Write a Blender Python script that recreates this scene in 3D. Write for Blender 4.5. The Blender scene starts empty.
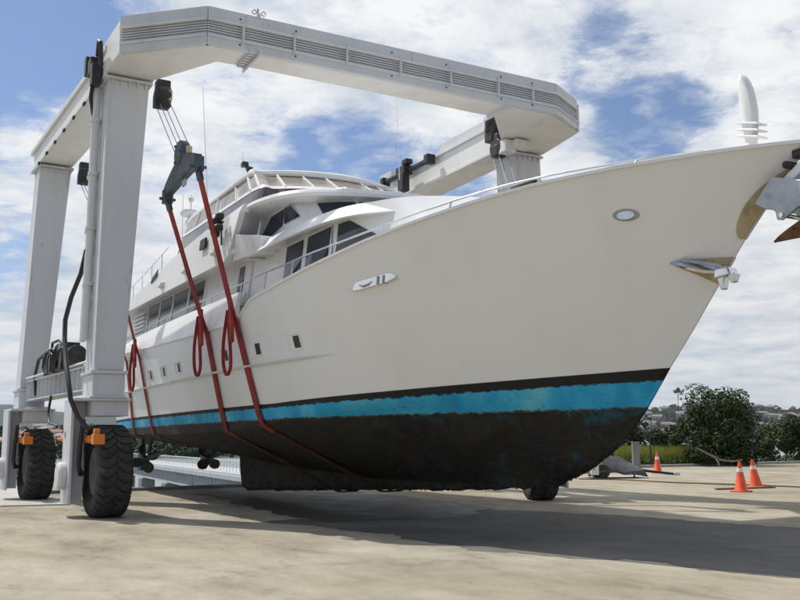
import bpy, bmesh, math, random
from mathutils import Vector, Matrix, noise
random.seed(7)
S = bpy.context.scene
COL = S.collection
R = math.radians
# ------------------------------------------------------------------ yard frame: x forward along the yacht, y to port
AZ = R(30)
UX, UY = math.sin(AZ), -math.cos(AZ)
OX, OY = -1.68, 21.22
def yard(x, y, z=0.0):
    return Vector((OX + UX*x - UY*y, OY + UY*x + UX*y, z))
RZ = -math.pi/3

# ------------------------------------------------------------------ materials
def nodes(name):
    m = bpy.data.materials.new(name); m.use_nodes = True
    nt = m.node_tree
    return m, nt, nt.nodes['Principled BSDF']
def ramp(nt, fac, stops):
    r = nt.nodes.new('ShaderNodeValToRGB'); e = r.color_ramp.elements
    while len(e) < len(stops): e.new(0.5)
    for i, (p, c) in enumerate(stops):
        e[i].position = p; e[i].color = (*c, 1) if len(c) == 3 else c
    nt.links.new(fac, r.inputs['Fac']); return r
def noise_n(nt, scale, detail=6, rough=0.6, vec=None, dist=0.0):
    n = nt.nodes.new('ShaderNodeTexNoise'); n.inputs['Scale'].default_value = scale
    n.inputs['Detail'].default_value = detail; n.inputs['Roughness'].default_value = rough
    n.inputs['Distortion'].default_value = dist
    if vec is not None: nt.links.new(vec, n.inputs['Vector'])
    return n
def coord(nt, scale=(1, 1, 1), which='Object'):
    t = nt.nodes.new('ShaderNodeTexCoord'); mp = nt.nodes.new('ShaderNodeMapping')
    mp.inputs['Scale'].default_value = scale
    nt.links.new(t.outputs[which], mp.inputs['Vector']); return mp.outputs['Vector']
def mix(nt, fac, a, b, mode='MIX'):
    m = nt.nodes.new('ShaderNodeMix'); m.data_type = 'RGBA'; m.blend_type = mode
    for sock, v in ((m.inputs[0], fac), (m.inputs[6], a), (m.inputs[7], b)):
        if isinstance(v, (int, float)): sock.default_value = v
        elif isinstance(v, tuple): sock.default_value = (*v, 1)
        else: nt.links.new(v, sock)
    return m.outputs[2]
def math_n(nt, op, a, b=0.0, clamp=False):
    m = nt.nodes.new('ShaderNodeMath'); m.operation = op; m.use_clamp = clamp
    for i, v in enumerate((a, b)):
        if isinstance(v, (int, float)): m.inputs[i].default_value = v
        else: nt.links.new(v, m.inputs[i])
    return m.outputs[0]
def bump(nt, b, h, strength=0.3, dist=0.02):
    n = nt.nodes.new('ShaderNodeBump'); n.inputs['Strength'].default_value = strength
    n.inputs['Distance'].default_value = dist
    nt.links.new(h, n.inputs['Height']); nt.links.new(n.outputs[0], b.inputs['Normal'])
def simple(name, c, rough=0.5, metal=0.0, var=0.12, scale=2.0, streak=False, bmp=0.0, coat=0.0):
    """base colour broken by noise wear; streak stretches it downwards"""
    m, nt, b = nodes(name)
    v = coord(nt, (1, 1, 0.15) if streak else (1, 1, 1))
    n = noise_n(nt, scale, 7, 0.65, v)
    dark = tuple(max(0, x*(1-var*2)) for x in c); lite = tuple(min(1, x*(1+var*0.6)) for x in c)
    r = ramp(nt, n.outputs['Fac'], [(0.3, dark), (0.5, c), (0.75, lite)])
    nt.links.new(r.outputs[0], b.inputs['Base Color'])
    b.inputs['Roughness'].default_value = rough; b.inputs['Metallic'].default_value = metal
    b.inputs['Coat Weight'].default_value = coat
    r2 = ramp(nt, n.outputs['Fac'], [(0.3, (min(1, rough+.15),)*3), (0.7, (max(.02, rough-.08),)*3)])
    nt.links.new(r2.outputs[0], b.inputs['Roughness'])
    if bmp:
        n2 = noise_n(nt, scale*18, 4, 0.6, coord(nt)); bump(nt, b, n2.outputs['Fac'], bmp, 0.01)
    return m

MAT = {}
MAT['gelcoat'] = simple('white_gelcoat', (0.80, 0.80, 0.80), 0.28, var=0.03, scale=0.9, streak=True, coat=0.2)
MAT['cream'] = simple('cream_gelcoat', (0.70, 0.69, 0.65), 0.4, var=0.05)
def painted_steel(name, c, dirt=.5):
    m, nt, b = nodes(name)
    n = noise_n(nt, 1.2, 8, 0.65, coord(nt, (1, 1, .15))); n2 = noise_n(nt, 4.5, 10, 0.72, coord(nt, (1, 1, .25)))
    r = ramp(nt, n.outputs['Fac'], [(0.3, tuple(x*.86 for x in c)), (0.5, c), (0.75, tuple(min(1, x*1.05) for x in c))])
    mk = ramp(nt, n2.outputs['Fac'], [(0.60, (0, 0, 0)), (0.72, (1, 1, 1))])
    cc = mix(nt, math_n(nt, 'MULTIPLY', mk.outputs[0], dirt), r.outputs[0], (0.22, 0.18, 0.14))
    nt.links.new(cc, b.inputs['Base Color']); b.inputs['Roughness'].default_value = .5
    n3 = noise_n(nt, 2.2, 3, .5, coord(nt)); bump(nt, b, n3.outputs['Fac'], .12, .05)
    return m
MAT['lift'] = painted_steel('grey_lift_paint', (0.60, 0.615, 0.64))
MAT['lift_bounce'] = painted_steel('bounce_lit_lift_paint', (0.76, 0.755, 0.73), .3)  # brighter copy of the lift grey, ground bounce put into the colour
MAT['lift_dark'] = simple('dark_grey_paint', (0.33, 0.345, 0.36), 0.5, var=0.06, scale=1.5, streak=True)  # even dark grey for rims, rollers and hawse rings
MAT['lift_white'] = simple('white_lift_paint', (0.68, 0.68, 0.67), 0.5, var=0.07, scale=1.5, streak=True)
MAT['galv'] = simple('galvanised_steel', (0.48, 0.50, 0.52), 0.45, 0.3, var=0.12, scale=3)
MAT['black'] = simple('black_equipment', (0.022, 0.022, 0.024), 0.45, var=0.3, scale=6)
MAT['hose'] = simple('black_hose_rubber', (0.018, 0.018, 0.02), 0.4, var=0.2, scale=6)
MAT['block'] = simple('dark_teal_paint', (0.06, 0.085, 0.10), 0.4, var=0.2, scale=5)
MAT['orange'] = simple('orange_paint', (0.75, 0.22, 0.02), 0.45, var=0.15, scale=8)
MAT['rope'] = simple('steel_wire', (0.38, 0.38, 0.39), 0.4, 0.5, var=0.1)
MAT['chrome'] = simple('polished_stainless', (0.72, 0.72, 0.73), 0.13, 0.95, var=0.05, scale=5)
MAT['rail'] = simple('stainless_rail', (0.62, 0.63, 0.65), 0.25, 0.8, var=0.04)
MAT['steel'] = simple('dull_stainless', (0.36, 0.38, 0.41), 0.32, 0.75, var=0.12, scale=3)
MAT['ply'] = simple('weathered_plywood', (0.45, 0.36, 0.22), 0.7, var=0.2, scale=6, streak=True)
MAT['rust'] = simple('rusty_brown', (0.16, 0.09, 0.04), 0.75, var=0.35, scale=7)
MAT['bronze'] = simple('fouled_bronze', (0.022, 0.022, 0.018), 0.7, var=0.4, scale=9, bmp=0.6)
MAT['tan'] = simple('brass_sheave', (0.55, 0.45, 0.25), 0.4, 0.3)
MAT['cone'] = simple('cone_orange', (0.85, 0.10, 0.025), 0.5, var=0.1, scale=6)
MAT['cone_white'] = simple('cone_white', (0.75, 0.75, 0.75), 0.4, var=0.08, scale=8)
MAT['tarp'] = simple('grey_tarpaulin', (0.07, 0.075, 0.08), 0.6, var=0.2, scale=4, bmp=0.4)
MAT['wood'] = simple('weathered_timber', (0.20, 0.17, 0.13), 0.85, var=0.25, scale=6, bmp=0.3)
MAT['bark'] = simple('bark', (0.13, 0.10, 0.07), 0.9, var=0.3, scale=6, bmp=0.5)
MAT['pile'] = simple('concrete_pile', (0.24, 0.23, 0.22), 0.8, var=0.2, scale=2, streak=True)
MAT['clear'] = simple('clear_vinyl', (0.30, 0.26, 0.23), 0.18, var=0.25, scale=3)
MAT['wall_cream'] = simple('house_render', (0.62, 0.60, 0.55), 0.8, var=0.08)
MAT['wall_white'] = simple('house_white', (0.75, 0.75, 0.73), 0.8, var=0.08)
MAT['wall_brick'] = simple('house_brick', (0.42, 0.22, 0.15), 0.85, var=0.15)
MAT['roof_grey'] = simple('roof_grey', (0.20, 0.20, 0.21), 0.7, var=0.15)
MAT['roof_red'] = simple('roof_terracotta', (0.30, 0.17, 0.13), 0.75, var=0.15)
MAT['pane'] = simple('house_glass', (0.04, 0.05, 0.06), 0.15, var=0.1)

def glass(name, c, rough=0.04):
    m, nt, b = nodes(name)
    n = noise_n(nt, 1.3, 3, 0.5, coord(nt))
    r = ramp(nt, n.outputs['Fac'], [(0.3, tuple(x*.6 for x in c)), (0.7, tuple(x*1.3 for x in c))])
    nt.links.new(r.outputs[0], b.inputs['Base Color'])
    b.inputs['Roughness'].default_value = rough; b.inputs['IOR'].default_value = 1.52
    return m
MAT['glass'] = glass('tinted_window_glass', (0.012, 0.02, 0.045))
MAT['glass_grey'] = glass('pale_window_glass', (0.10, 0.12, 0.15), 0.08)
MAT['purple'] = glass('grey_tinted_acrylic', (0.085, 0.07, 0.09), 0.06)

# webbing of the slings
def mat_web():
    m, nt, b = nodes('red_webbing')
    v = coord(nt, (1, 1, 1)); n = noise_n(nt, 3, 6, 0.6, v)
    w = nt.nodes.new('ShaderNodeTexWave'); w.inputs['Scale'].default_value = 18; w.bands_direction = 'Z'
    nt.links.new(v, w.inputs['Vector'])
    r = ramp(nt, n.outputs['Fac'], [(0.3, (0.16, 0.016, 0.013)), (0.6, (0.33, 0.03, 0.022)), (0.8, (0.40, 0.07, 0.05))])
    nt.links.new(r.outputs[0], b.inputs['Base Color']); b.inputs['Roughness'].default_value = 0.8
    bump(nt, b, w.outputs['Fac'], 0.25, 0.01); return m
MAT['web'] = mat_web()

def mat_tyre():
    m, nt, b = nodes('tyre_rubber')
    n = noise_n(nt, 3.5, 8, 0.7, coord(nt))
    r = ramp(nt, n.outputs['Fac'], [(0.35, (0.022, 0.021, 0.020)), (0.6, (0.05, 0.047, 0.043)), (0.78, (0.16, 0.145, 0.12))])
    nt.links.new(r.outputs[0], b.inputs['Base Color']); b.inputs['Roughness'].default_value = 0.85
    bump(nt, b, n.outputs['Fac'], 0.3, 0.02); return m
MAT['tyre'] = mat_tyre()

def mat_hull():
    """white topsides, black boot top, faded blue antifouling, fouled bottom; bands follow height on the hull"""
    m, nt, b = nodes('hull_paint')
    t = nt.nodes.new('ShaderNodeTexCoord'); sep = nt.nodes.new('ShaderNodeSeparateXYZ')
    nt.links.new(t.outputs['Object'], sep.inputs[0])
    X, Z = sep.outputs['X'], sep.outputs['Z']
    fwd = math_n(nt, 'MAXIMUM', math_n(nt, 'SUBTRACT', X, 3.0), 0.0)
    nb = noise_n(nt, 7, 7, 0.7, coord(nt, (1, 1, 2)))
    ns = noise_n(nt, 1.1, 7, 0.6, coord(nt, (1, 1, 0.35)))
    ragged = math_n(nt, 'MULTIPLY', math_n(nt, 'SUBTRACT', nb.outputs['Fac'], 0.5), 0.14)
    z1 = math_n(nt, 'SUBTRACT', Z, math_n(nt, 'MULTIPLY', fwd, 0.029))            # white above 2.2
    z2 = math_n(nt, 'ADD', math_n(nt, 'SUBTRACT', Z, math_n(nt, 'MULTIPLY', fwd, 0.018)), ragged)
    z3 = math_n(nt, 'ADD', Z, ragged)
    def step(v, e, w=0.008):
        mr = nt.nodes.new('ShaderNodeMapRange'); mr.inputs[1].default_value = e-w; mr.inputs[2].default_value = e+w
        nt.links.new(v, mr.inputs[0]); return mr.outputs[0]
    grime = ramp(nt, ns.outputs['Fac'], [(0.3, (0.765, 0.76, 0.74)), (0.5, (0.80, 0.80, 0.785)), (0.8, (0.815, 0.815, 0.805))])
    blk = ramp(nt, nb.outputs['Fac'], [(0.3, (0.004, 0.004, 0.005)), (0.7, (0.016, 0.012, 0.011))])
    blu = ramp(nt, ns.outputs['Fac'], [(0.30, (0.012, 0.27, 0.50)), (0.48, (0.012, 0.42, 0.76)), (0.58, (0.06, 0.53, 0.80)), (0.68, (0.20, 0.63, 0.76))])
    spk = ramp(nt, nb.outputs['Fac'], [(0.27, (0, 0, 0)), (0.42, (1, 1, 1))])
    blu_o = mix(nt, math_n(nt, 'MULTIPLY', spk.outputs[0], 0.85, True), (0.05, 0.10, 0.10), blu.outputs[0])
    nf = noise_n(nt, 5, 10, 0.75, coord(nt))
    foul = ramp(nt, nf.outputs['Fac'], [(0.3, (0.003, 0.003, 0.002)), (0.5, (0.011, 0.009, 0.006)), (0.66, (0.026, 0.020, 0.011)), (0.85, (0.06, 0.05, 0.03))])
    ng = noise_n(nt, 0.9, 10, .7, coord(nt, (1, 1, 1.4)))
    gm = ramp(nt, ng.outputs['Fac'], [(0.45, (0, 0, 0)), (0.62, (1, 1, 1))])
    foul_g = mix(nt, math_n(nt, 'MULTIPLY', gm.outputs[0], .55), foul.outputs[0], (0.040, 0.034, 0.016))
    nbl = noise_n(nt, 1.7, 7, 0.7, coord(nt, (1, 1, 1)), 0.4)
    bm = ramp(nt, nbl.outputs['Fac'], [(0.53, (0, 0, 0)), (0.66, (1, 1, 1))])
    fade = nt.nodes.new('ShaderNodeMapRange'); fade.inputs[1].default_value = 4.0; fade.inputs[2].default_value = 9.0
    nt.links.new(X, fade.inputs[0])
    foul_o = mix(nt, math_n(nt, 'MULTIPLY', math_n(nt, 'MULTIPLY', bm.outputs[0], fade.outputs[0]), 0.75), foul_g, (0.012, 0.12, 0.17))
    c = mix(nt, step(z3, 1.9, 0.012), foul_o, (0.10, 0.105, 0.06))
    c = mix(nt, step(z3, 1.915, 0.012), c, blu_o)
    c = mix(nt, step(z2, 2.12, 0.01), c, blk.outputs[0])
    c = mix(nt, step(z1, 2.2, 0.004), c, grime.outputs[0])
    nt.links.new(c, b.inputs['Base Color'])
    rg = mix(nt, step(z1, 2.2), (0.75,)*3, (0.28,)*3)
    nt.links.new(rg, b.inputs['Roughness'])
    h = mix(nt, step(z2, 2.1), nf.outputs['Fac'], (0.5,)*3)
    bump(nt, b, h, 0.8, 0.05)
    return m
MAT['hull'] = mat_hull()
MAT['growth'] = simple('mussel_growth', (0.016, 0.013, 0.009), 0.8, var=0.4, scale=8, bmp=0.5)

def mat_ground():
    m, nt, b = nodes('yard_concrete')
    t = nt.nodes.new('ShaderNodeTexCoord'); v = t.outputs['Object']
    big = noise_n(nt, 0.16, 12, 0.66, v, 0.1)
    mid = noise_n(nt, 0.9, 12, 0.74, coord(nt, (0.55, 1.3, 1)), 0.15)
    fine = noise_n(nt, 38, 4, 0.7, v)
    r1 = ramp(nt, big.outputs['Fac'], [(0.34, (0.22, 0.188, 0.135)), (0.5, (0.315, 0.28, 0.213)), (0.64, (0.385, 0.352, 0.285))])
    r2 = ramp(nt, mid.outputs['Fac'], [(0.32, (0.58, 0.55, 0.50)), (0.46, (0.93, 0.92, 0.90)), (0.62, (1.15, 1.15, 1.14))])
    c = mix(nt, 1.0, r1.outputs[0], r2.outputs[0], 'MULTIPLY')
    r3 = ramp(nt, fine.outputs['Fac'], [(0.28, (0.70, 0.68, 0.65)), (0.45, (1, 1, 1)), (0.7, (1.06, 1.06, 1.06))])
    c = mix(nt, 0.8, c, r3.outputs[0], 'MULTIPLY')
    # small dark stones and spots
    vo = nt.nodes.new('ShaderNodeTexVoronoi'); vo.inputs['Scale'].default_value = 1.6
    nt.links.new(v, vo.inputs['Vector'])
    sp = ramp(nt, vo.outputs['Distance'], [(0.025, (0.45, 0.42, 0.38)), (0.06, (1, 1, 1))])
    c = mix(nt, 0.8, c, sp.outputs[0], 'MULTIPLY')
    nd = noise_n(nt, 1.6, 8, .7, v); wv = nt.nodes.new('ShaderNodeVectorMath'); wv.operation = 'MULTIPLY_ADD'
    nt.links.new(nd.outputs['Color'], wv.inputs[0]); wv.inputs[1].default_value = (.9, .9, .9); nt.links.new(v, wv.inputs[2])
    vc = nt.nodes.new('ShaderNodeTexVoronoi'); vc.feature = 'DISTANCE_TO_EDGE'; vc.inputs['Scale'].default_value = .17; nt.links.new(wv.outputs[0], vc.inputs['Vector'])
    cr = ramp(nt, vc.outputs['Distance'], [(0.0016, (0.45, 0.42, 0.38)), (0.005, (1, 1, 1))])
    c = mix(nt, .35, c, cr.outputs[0], 'MULTIPLY')
    vg = nt.nodes.new('ShaderNodeTexVoronoi'); vg.inputs['Scale'].default_value = 9; nt.links.new(v, vg.inputs['Vector'])
    gr = ramp(nt, vg.outputs['Distance'], [(0.06, (0.6, 0.57, 0.53)), (0.13, (1, 1, 1))])
    c = mix(nt, .55, c, gr.outputs[0], 'MULTIPLY')
    ps = noise_n(nt, 2.6, 10, .75, coord(nt, (.7, 1.2, 1))); pm = ramp(nt, ps.outputs['Fac'], [(0.60, (0, 0, 0)), (0.70, (1, 1, 1))])
    c = mix(nt, math_n(nt, 'MULTIPLY', pm.outputs[0], .4), c, (0.17, 0.14, 0.10))
    nt.links.new(c, b.inputs['Base Color']); b.inputs['Roughness'].default_value = 0.9
    hh = mix(nt, 0.5, mid.outputs['Fac'], fine.outputs['Fac']); bump(nt, b, hh, 0.5, 0.03)
    return m
MAT['ground'] = mat_ground()
def mat_shadow_asphalt():  # worn seal, with shadow depth painted into its dark base
    m, nt, b = nodes('shadow_dark_seal')
    v = coord(nt); big = noise_n(nt, 0.3, 11, 0.66, v, 0.1); fine = noise_n(nt, 45, 4, 0.7, v)
    mid = noise_n(nt, 1.3, 9, 0.7, coord(nt, (0.4, 1.8, 1)), 1.0)
    r1 = ramp(nt, big.outputs['Fac'], [(0.36, (0.070, 0.070, 0.068)), (0.5, (0.095, 0.094, 0.089)), (0.66, (0.16, 0.15, 0.13))])
    r3 = ramp(nt, fine.outputs['Fac'], [(0.3, (0.75,)*3), (0.5, (1,)*3), (0.75, (1.2,)*3)])
    r4 = ramp(nt, mid.outputs['Fac'], [(0.3, (0.78, 0.75, 0.72)), (0.5, (1,)*3), (0.68, (1.12, 1.10, 1.05))])
    c = mix(nt, 0.9, r1.outputs[0], r3.outputs[0], 'MULTIPLY'); c = mix(nt, 1.0, c, r4.outputs[0], 'MULTIPLY')
    nt.links.new(c, b.inputs['Base Color']); b.inputs['Roughness'].default_value = 0.88
    bump(nt, b, fine.outputs['Fac'], 0.4, 0.01); return m
MAT['shadow_asphalt'] = mat_shadow_asphalt()
MAT['hull_shadow'] = simple('shadow_dark_concrete', (0.085, 0.075, 0.058), 0.6, var=0.2, scale=1.2, bmp=0.1)  # concrete tone darkened to stand in for shade under the hull
MAT['web_low'] = simple('dark_red_webbing', (0.07, 0.014, 0.010), 0.8, var=0.3, scale=6)  # darker red webbing for the run under the hull bottom
MAT['kerb'] = simple('kerb_concrete', (0.34, 0.33, 0.30), 0.85, var=0.15, scale=3, bmp=0.2)
MAT['quay'] = simple('quay_concrete', (0.42, 0.41, 0.385), 0.85, var=0.1, scale=2, bmp=0.1)
MAT['soil'] = simple('soil_and_litter', (0.085, 0.075, 0.045), 0.95, var=0.3, scale=4, bmp=0.5)
def mat_water():
    m, nt, b = nodes('harbour_water')
    b.inputs['Base Color'].default_value = (0.20, 0.265, 0.26, 1); b.inputs['Roughness'].default_value = 0.16
    n = noise_n(nt, 1.2, 6, 0.7, coord(nt, (0.5, 1, 1))); bump(nt, b, n.outputs['Fac'], 0.7, 0.25); return m
MAT['water'] = mat_water()
def mat_leaf(name, a, bb, c):
    m, nt, b = nodes(name)
    oi = nt.nodes.new('ShaderNodeAttribute'); oi.attribute_name = 'leaf'; oi.attribute_type = 'GEOMETRY'
    r = ramp(nt, oi.outputs['Fac'], [(0.0, a), (0.5, bb), (1.0, c)])
    nt.links.new(r.outputs[0], b.inputs['Base Color']); b.inputs['Roughness'].default_value = 0.6; b.inputs['Specular IOR Level'].default_value = 0.2
    return m
MAT['leaf_dark'] = mat_leaf('dark_olive_leaf', (0.014, 0.026, 0.007), (0.034, 0.058, 0.015), (0.08, 0.115, 0.035))
MAT['leaf_mid'] = mat_leaf('green_leaf', (0.025, 0.045, 0.012), (0.05, 0.085, 0.022), (0.10, 0.14, 0.045))
MAT['leaf_hill'] = mat_leaf('hill_leaf', (0.010, 0.020, 0.008), (0.022, 0.038, 0.014), (0.042, 0.062, 0.024))
MAT['grass'] = mat_leaf('long_grass', (0.16, 0.18, 0.03), (0.30, 0.33, 0.06), (0.46, 0.44, 0.14))
def mat_hill(name, a, bb):
    m, nt, b = nodes(name)
    n = noise_n(nt, 0.035, 10, 0.7, coord(nt, (1, 1, 1)))
    r = ramp(nt, n.outputs['Fac'], [(0.35, a), (0.6, bb)])
    nt.links.new(r.outputs[0], b.inputs['Base Color']); b.inputs['Roughness'].default_value = 0.95; return m
MAT['hill_near'] = mat_hill('wooded_hill', (0.014, 0.022, 0.012), (0.035, 0.045, 0.022))
MAT['hill_far'] = mat_hill('distant_range', (0.016, 0.028, 0.024), (0.035, 0.045, 0.035))

# ------------------------------------------------------------------ things and parts
class Root: pass
def thing(name, label, cat, base=(0, 0, 0), frame='yard', rz=0.0, group=None):
    """an Empty at the thing's base; parts are modelled in the frame's own coordinates and shifted by the base"""
    o = bpy.data.objects.new(name, None); COL.objects.link(o)
    o.empty_display_size = 0.3
    o['label'] = label; o['category'] = cat
    if group: o['group'] = group
    b = Vector(base)
    if frame == 'yard': o.location = yard(*b); o.rotation_euler = (0, 0, RZ + rz)
    else: o.location = b; o.rotation_euler = (0, 0, rz)
    r = Root(); r.o = o; r.b = b; r.frame = frame; return r
class MB:
    def __init__(s): s.bm = bmesh.new()
    def box(s, c, d, rot=None, taper=None):
        g = bmesh.ops.create_cube(s.bm, size=1)['verts']
        M = Matrix.Diagonal((*d, 1))
        for v in g:
            v.co = M @ v.co
            if taper and v.co.z > 0: v.co.x *= taper; v.co.y *= taper
        if rot is not None: bmesh.ops.transform(s.bm, matrix=rot.to_4x4(), verts=g)
        bmesh.ops.translate(s.bm, vec=Vector(c), verts=g); return s
    def span(s, a, b): return s.box([(p+q)/2 for p, q in zip(a, b)], [abs(q-p) for p, q in zip(a, b)])
    def bar(s, a, b, w, h, up=Vector((0, 0, 1))):
        a, b = Vector(a), Vector(b); d = b-a; L = d.length; d.normalize()
        u = Vector(up)
        if abs(d.dot(u)) > 0.98: u = Vector((0, 1, 0))
        x = u.cross(d).normalized(); z = d.cross(x)
        rot = Matrix((d, x, z)).transposed()
        return s.box((a+b)/2, (L, w, h), rot)
    def hexa(s, p):   # 8 points: bottom 4 ccw, top 4 ccw
        v = [s.bm.verts.new(q) for q in p]
        for f in ((3, 2, 1, 0), (4, 5, 6, 7), (0, 1, 5, 4), (1, 2, 6, 5), (2, 3, 7, 6), (3, 0, 4, 7)):
            s.bm.faces.new([v[i] for i in f])
        return s
    def prism(s, poly, z0, z1, axes='xyz'):
        n = len(poly)
        def P(a, b, c):
            return {'xyz': (a, b, c), 'xzy': (a, c, b), 'yzx': (c, a, b)}[axes]
        lo = [s.bm.verts.new(P(*q, z0)) for q in poly]; hi = [s.bm.verts.new(P(*q, z1)) for q in poly]
        s.bm.faces.new(lo[::-1]); s.bm.faces.new(hi)
        for i in range(n): s.bm.faces.new((lo[i], lo[(i+1) % n], hi[(i+1) % n], hi[i]))
        return s
    def loft(s, rings, caps=True, closed=True):
        rr = [[s.bm.verts.new(p) for p in r] for r in rings]; n = len(rr[0])
        for a, b in zip(rr, rr[1:]):
            for i in range(n if closed else n-1): s.bm.faces.new((a[i], a[(i+1) % n], b[(i+1) % n], b[i]))
        if caps and closed: s.bm.faces.new(rr[0][::-1]); s.bm.faces.new(rr[-1])
        return s
    def tube(s, pts, r, n=8, closed=False):
        pts = [Vector(p) for p in pts]; rs = r if isinstance(r, (list, tuple)) else [r]*len(pts); rings = []
        up = Vector((0, 0, 1))
        for i, p in enumerate(pts):
            if closed: t = pts[(i+1) % len(pts)]-pts[i-1]
            else: t = pts[min(i+1, len(pts)-1)]-pts[max(i-1, 0)]
            t.normalize()
            if i == 0:
                x = t.cross(up) if abs(t.z) < 0.95 else t.cross(Vector((1, 0, 0)))
            else: x = x - t*x.dot(t)
            x.normalize(); y = t.cross(x)
            rings.append([p + (x*math.cos(2*math.pi*k/n)+y*math.sin(2*math.pi*k/n))*rs[i] for k in range(n)])
        if closed: rings.append(rings[0]); return s.loft(rings, False)
        return s.loft(rings)
    def ribbon(s, pts, w, t, side):
        """flat strap: width w along side vectors, thickness t"""
        rings = []; pts = [Vector(p) for p in pts]
        for i, p in enumerate(pts):
            d = (pts[min(i+1, len(pts)-1)]-pts[max(i-1, 0)]).normalized()
            sd = Vector(side[i] if isinstance(side, list) else side); sd = (sd-d*sd.dot(d)).normalized()
            nn = d.cross(sd)
            rings.append([p+sd*a*w/2+nn*b*t/2 for a, b in ((-1, -1), (1, -1), (1, 1), (-1, 1))])
        return s.loft(rings)
    def lathe(s, prof, c=(0, 0, 0), axis='z', n=24, closed_prof=False):
        rings = []
        for r, h in prof:
            ring = []
            for k in range(n):
                a = 2*math.pi*k/n; p, q = r*math.cos(a), r*math.sin(a)
                v = {'z': (p, q, h), 'y': (q, h, p), 'x': (h, p, q)}[axis]
                ring.append(Vector(v)+Vector(c))
            rings.append(ring)
        if closed_prof: rings.append(rings[0])
        return s.loft(rings, caps=not closed_prof)
    def ball(s, c, r, sc=(1, 1, 1), sub=2):
        g = bmesh.ops.create_icosphere(s.bm, subdivisions=sub, radius=r)['verts']
        for v in g: v.co = Vector(c)+Vector((v.co.x*sc[0], v.co.y*sc[1], v.co.z*sc[2]))
        return s
    def face(s, pts): s.bm.faces.new([s.bm.verts.new(p) for p in pts]); return s
    def slab(s, pts, n, t):
        """polygon (any plane) given thickness t along n"""
        n = Vector(n).normalized(); a = [s.bm.verts.new(Vector(p)) for p in pts]; b = [s.bm.verts.new(Vector(p)+n*t) for p in pts]
        s.bm.faces.new(a[::-1]); s.bm.faces.new(b)
        k = len(pts)
        for i in range(k): s.bm.faces.new((a[i], a[(i+1) % k], b[(i+1) % k], b[i]))
        return s
    def build(s, name, mat, parent=None, bevel=0.0, smooth=None, grand=None, seg=2, recalc=True):
        if recalc: bmesh.ops.recalc_face_normals(s.bm, faces=s.bm.faces)
        off = parent.b if parent is not None else (grand[0].b if grand else Vector())
        if off.length: bmesh.ops.translate(s.bm, vec=-off, verts=s.bm.verts)
        me = bpy.data.meshes.new(name); s.bm.to_mesh(me); s.bm.free()
        ms = mat if isinstance(mat, list) else [mat]
        for q in ms: me.materials.append(MAT[q] if isinstance(q, str) else q)
        if smooth is not None:
            for p in me.polygons: p.use_smooth = True
            me.set_sharp_from_angle(angle=R(smooth))
        o = bpy.data.objects.new(name, me); COL.objects.link(o)
        if parent is not None: o.parent = parent.o
        if grand: o.parent = grand[1]
        if bevel:
            b = o.modifiers.new('bevel', 'BEVEL'); b.width = bevel; b.segments = seg; b.limit_method = 'ANGLE'; b.angle_limit = R(35)
            b.harden_normals = False
        return o
def single(mb, name, mat, label, cat, base=(0, 0, 0), frame='yard', group=None, **k):
    """a thing that is one mesh"""
    r = Root(); r.b = Vector(base)
    off = Vector(base); bmesh.ops.translate(mb.bm, vec=-off, verts=mb.bm.verts)
    o = mb.build(name, mat, None, **k)
    if frame == 'yard': o.location = yard(*base); o.rotation_euler = (0, 0, RZ)
    else: o.location = base
    o['label'] = label; o['category'] = cat
    if group: o['group'] = group
    return o
def structure(mb, name, mat, frame='world', **k):
    o = mb.build(name, mat, None, **k); o['kind'] = 'structure'
    if frame == 'yard': o.location = yard(0, 0, 0); o.rotation_euler = (0, 0, RZ)
    return o
def copy_tree(o, parent=None):
    c = o.copy(); COL.objects.link(c)
    if parent is not None: c.parent = parent
    for ch in [x for x in bpy.data.objects if x.parent == o]: copy_tree(ch, c)
    return c
def lerp_table(T, x):
    if x <= T[0][0]: return T[0][1]
    for (a, b), (c, d) in zip(T, T[1:]):
        if x <= c: return b+(d-b)*(x-a)/(c-a)
    return T[-1][1]
def smooth_table(T, x):
    """Catmull-Rom through the table"""
    if x <= T[0][0]: return T[0][1]
    if x >= T[-1][0]: return T[-1][1]
    for i in range(len(T)-1):
        if x <= T[i+1][0]:
            x0, y0 = T[i]; x1, y1 = T[i+1]; h = x1-x0; t = (x-x0)/h
            m0 = ((T[i+1][1]-T[i-1][1])/(T[i+1][0]-T[i-1][0])) if i > 0 else (y1-y0)/h
            m1 = ((T[i+2][1]-T[i][1])/(T[i+2][0]-T[i][0])) if i+2 < len(T) else (y1-y0)/h
            return (2*t**3-3*t*t+1)*y0+(t**3-2*t*t+t)*h*m0+(-2*t**3+3*t*t)*y1+(t**3-t*t)*h*m1

CLOUD_BREAKS = [(15, 22, 7.28, 0.332), (110, 10, 5.04, 0.19), (80, 50, 4.03, 0.158), (-60, 60, 8.96, 0.237), (345, 160, 5.15, 0.285), (280, 150, 3.36, 0.158), (440, 190, 4.48, 0.237), (655, 125, 4.7, 0.198), (700, 95, 3.36, 0.124), (612, 62, 4.03, 0.161), (590, 20, 2.8, 0.062), (20, 262, 3.58, 0.198), (640, 160, 3.36, 0.124), (800, 30, 2.24, 0.093)]
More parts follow.
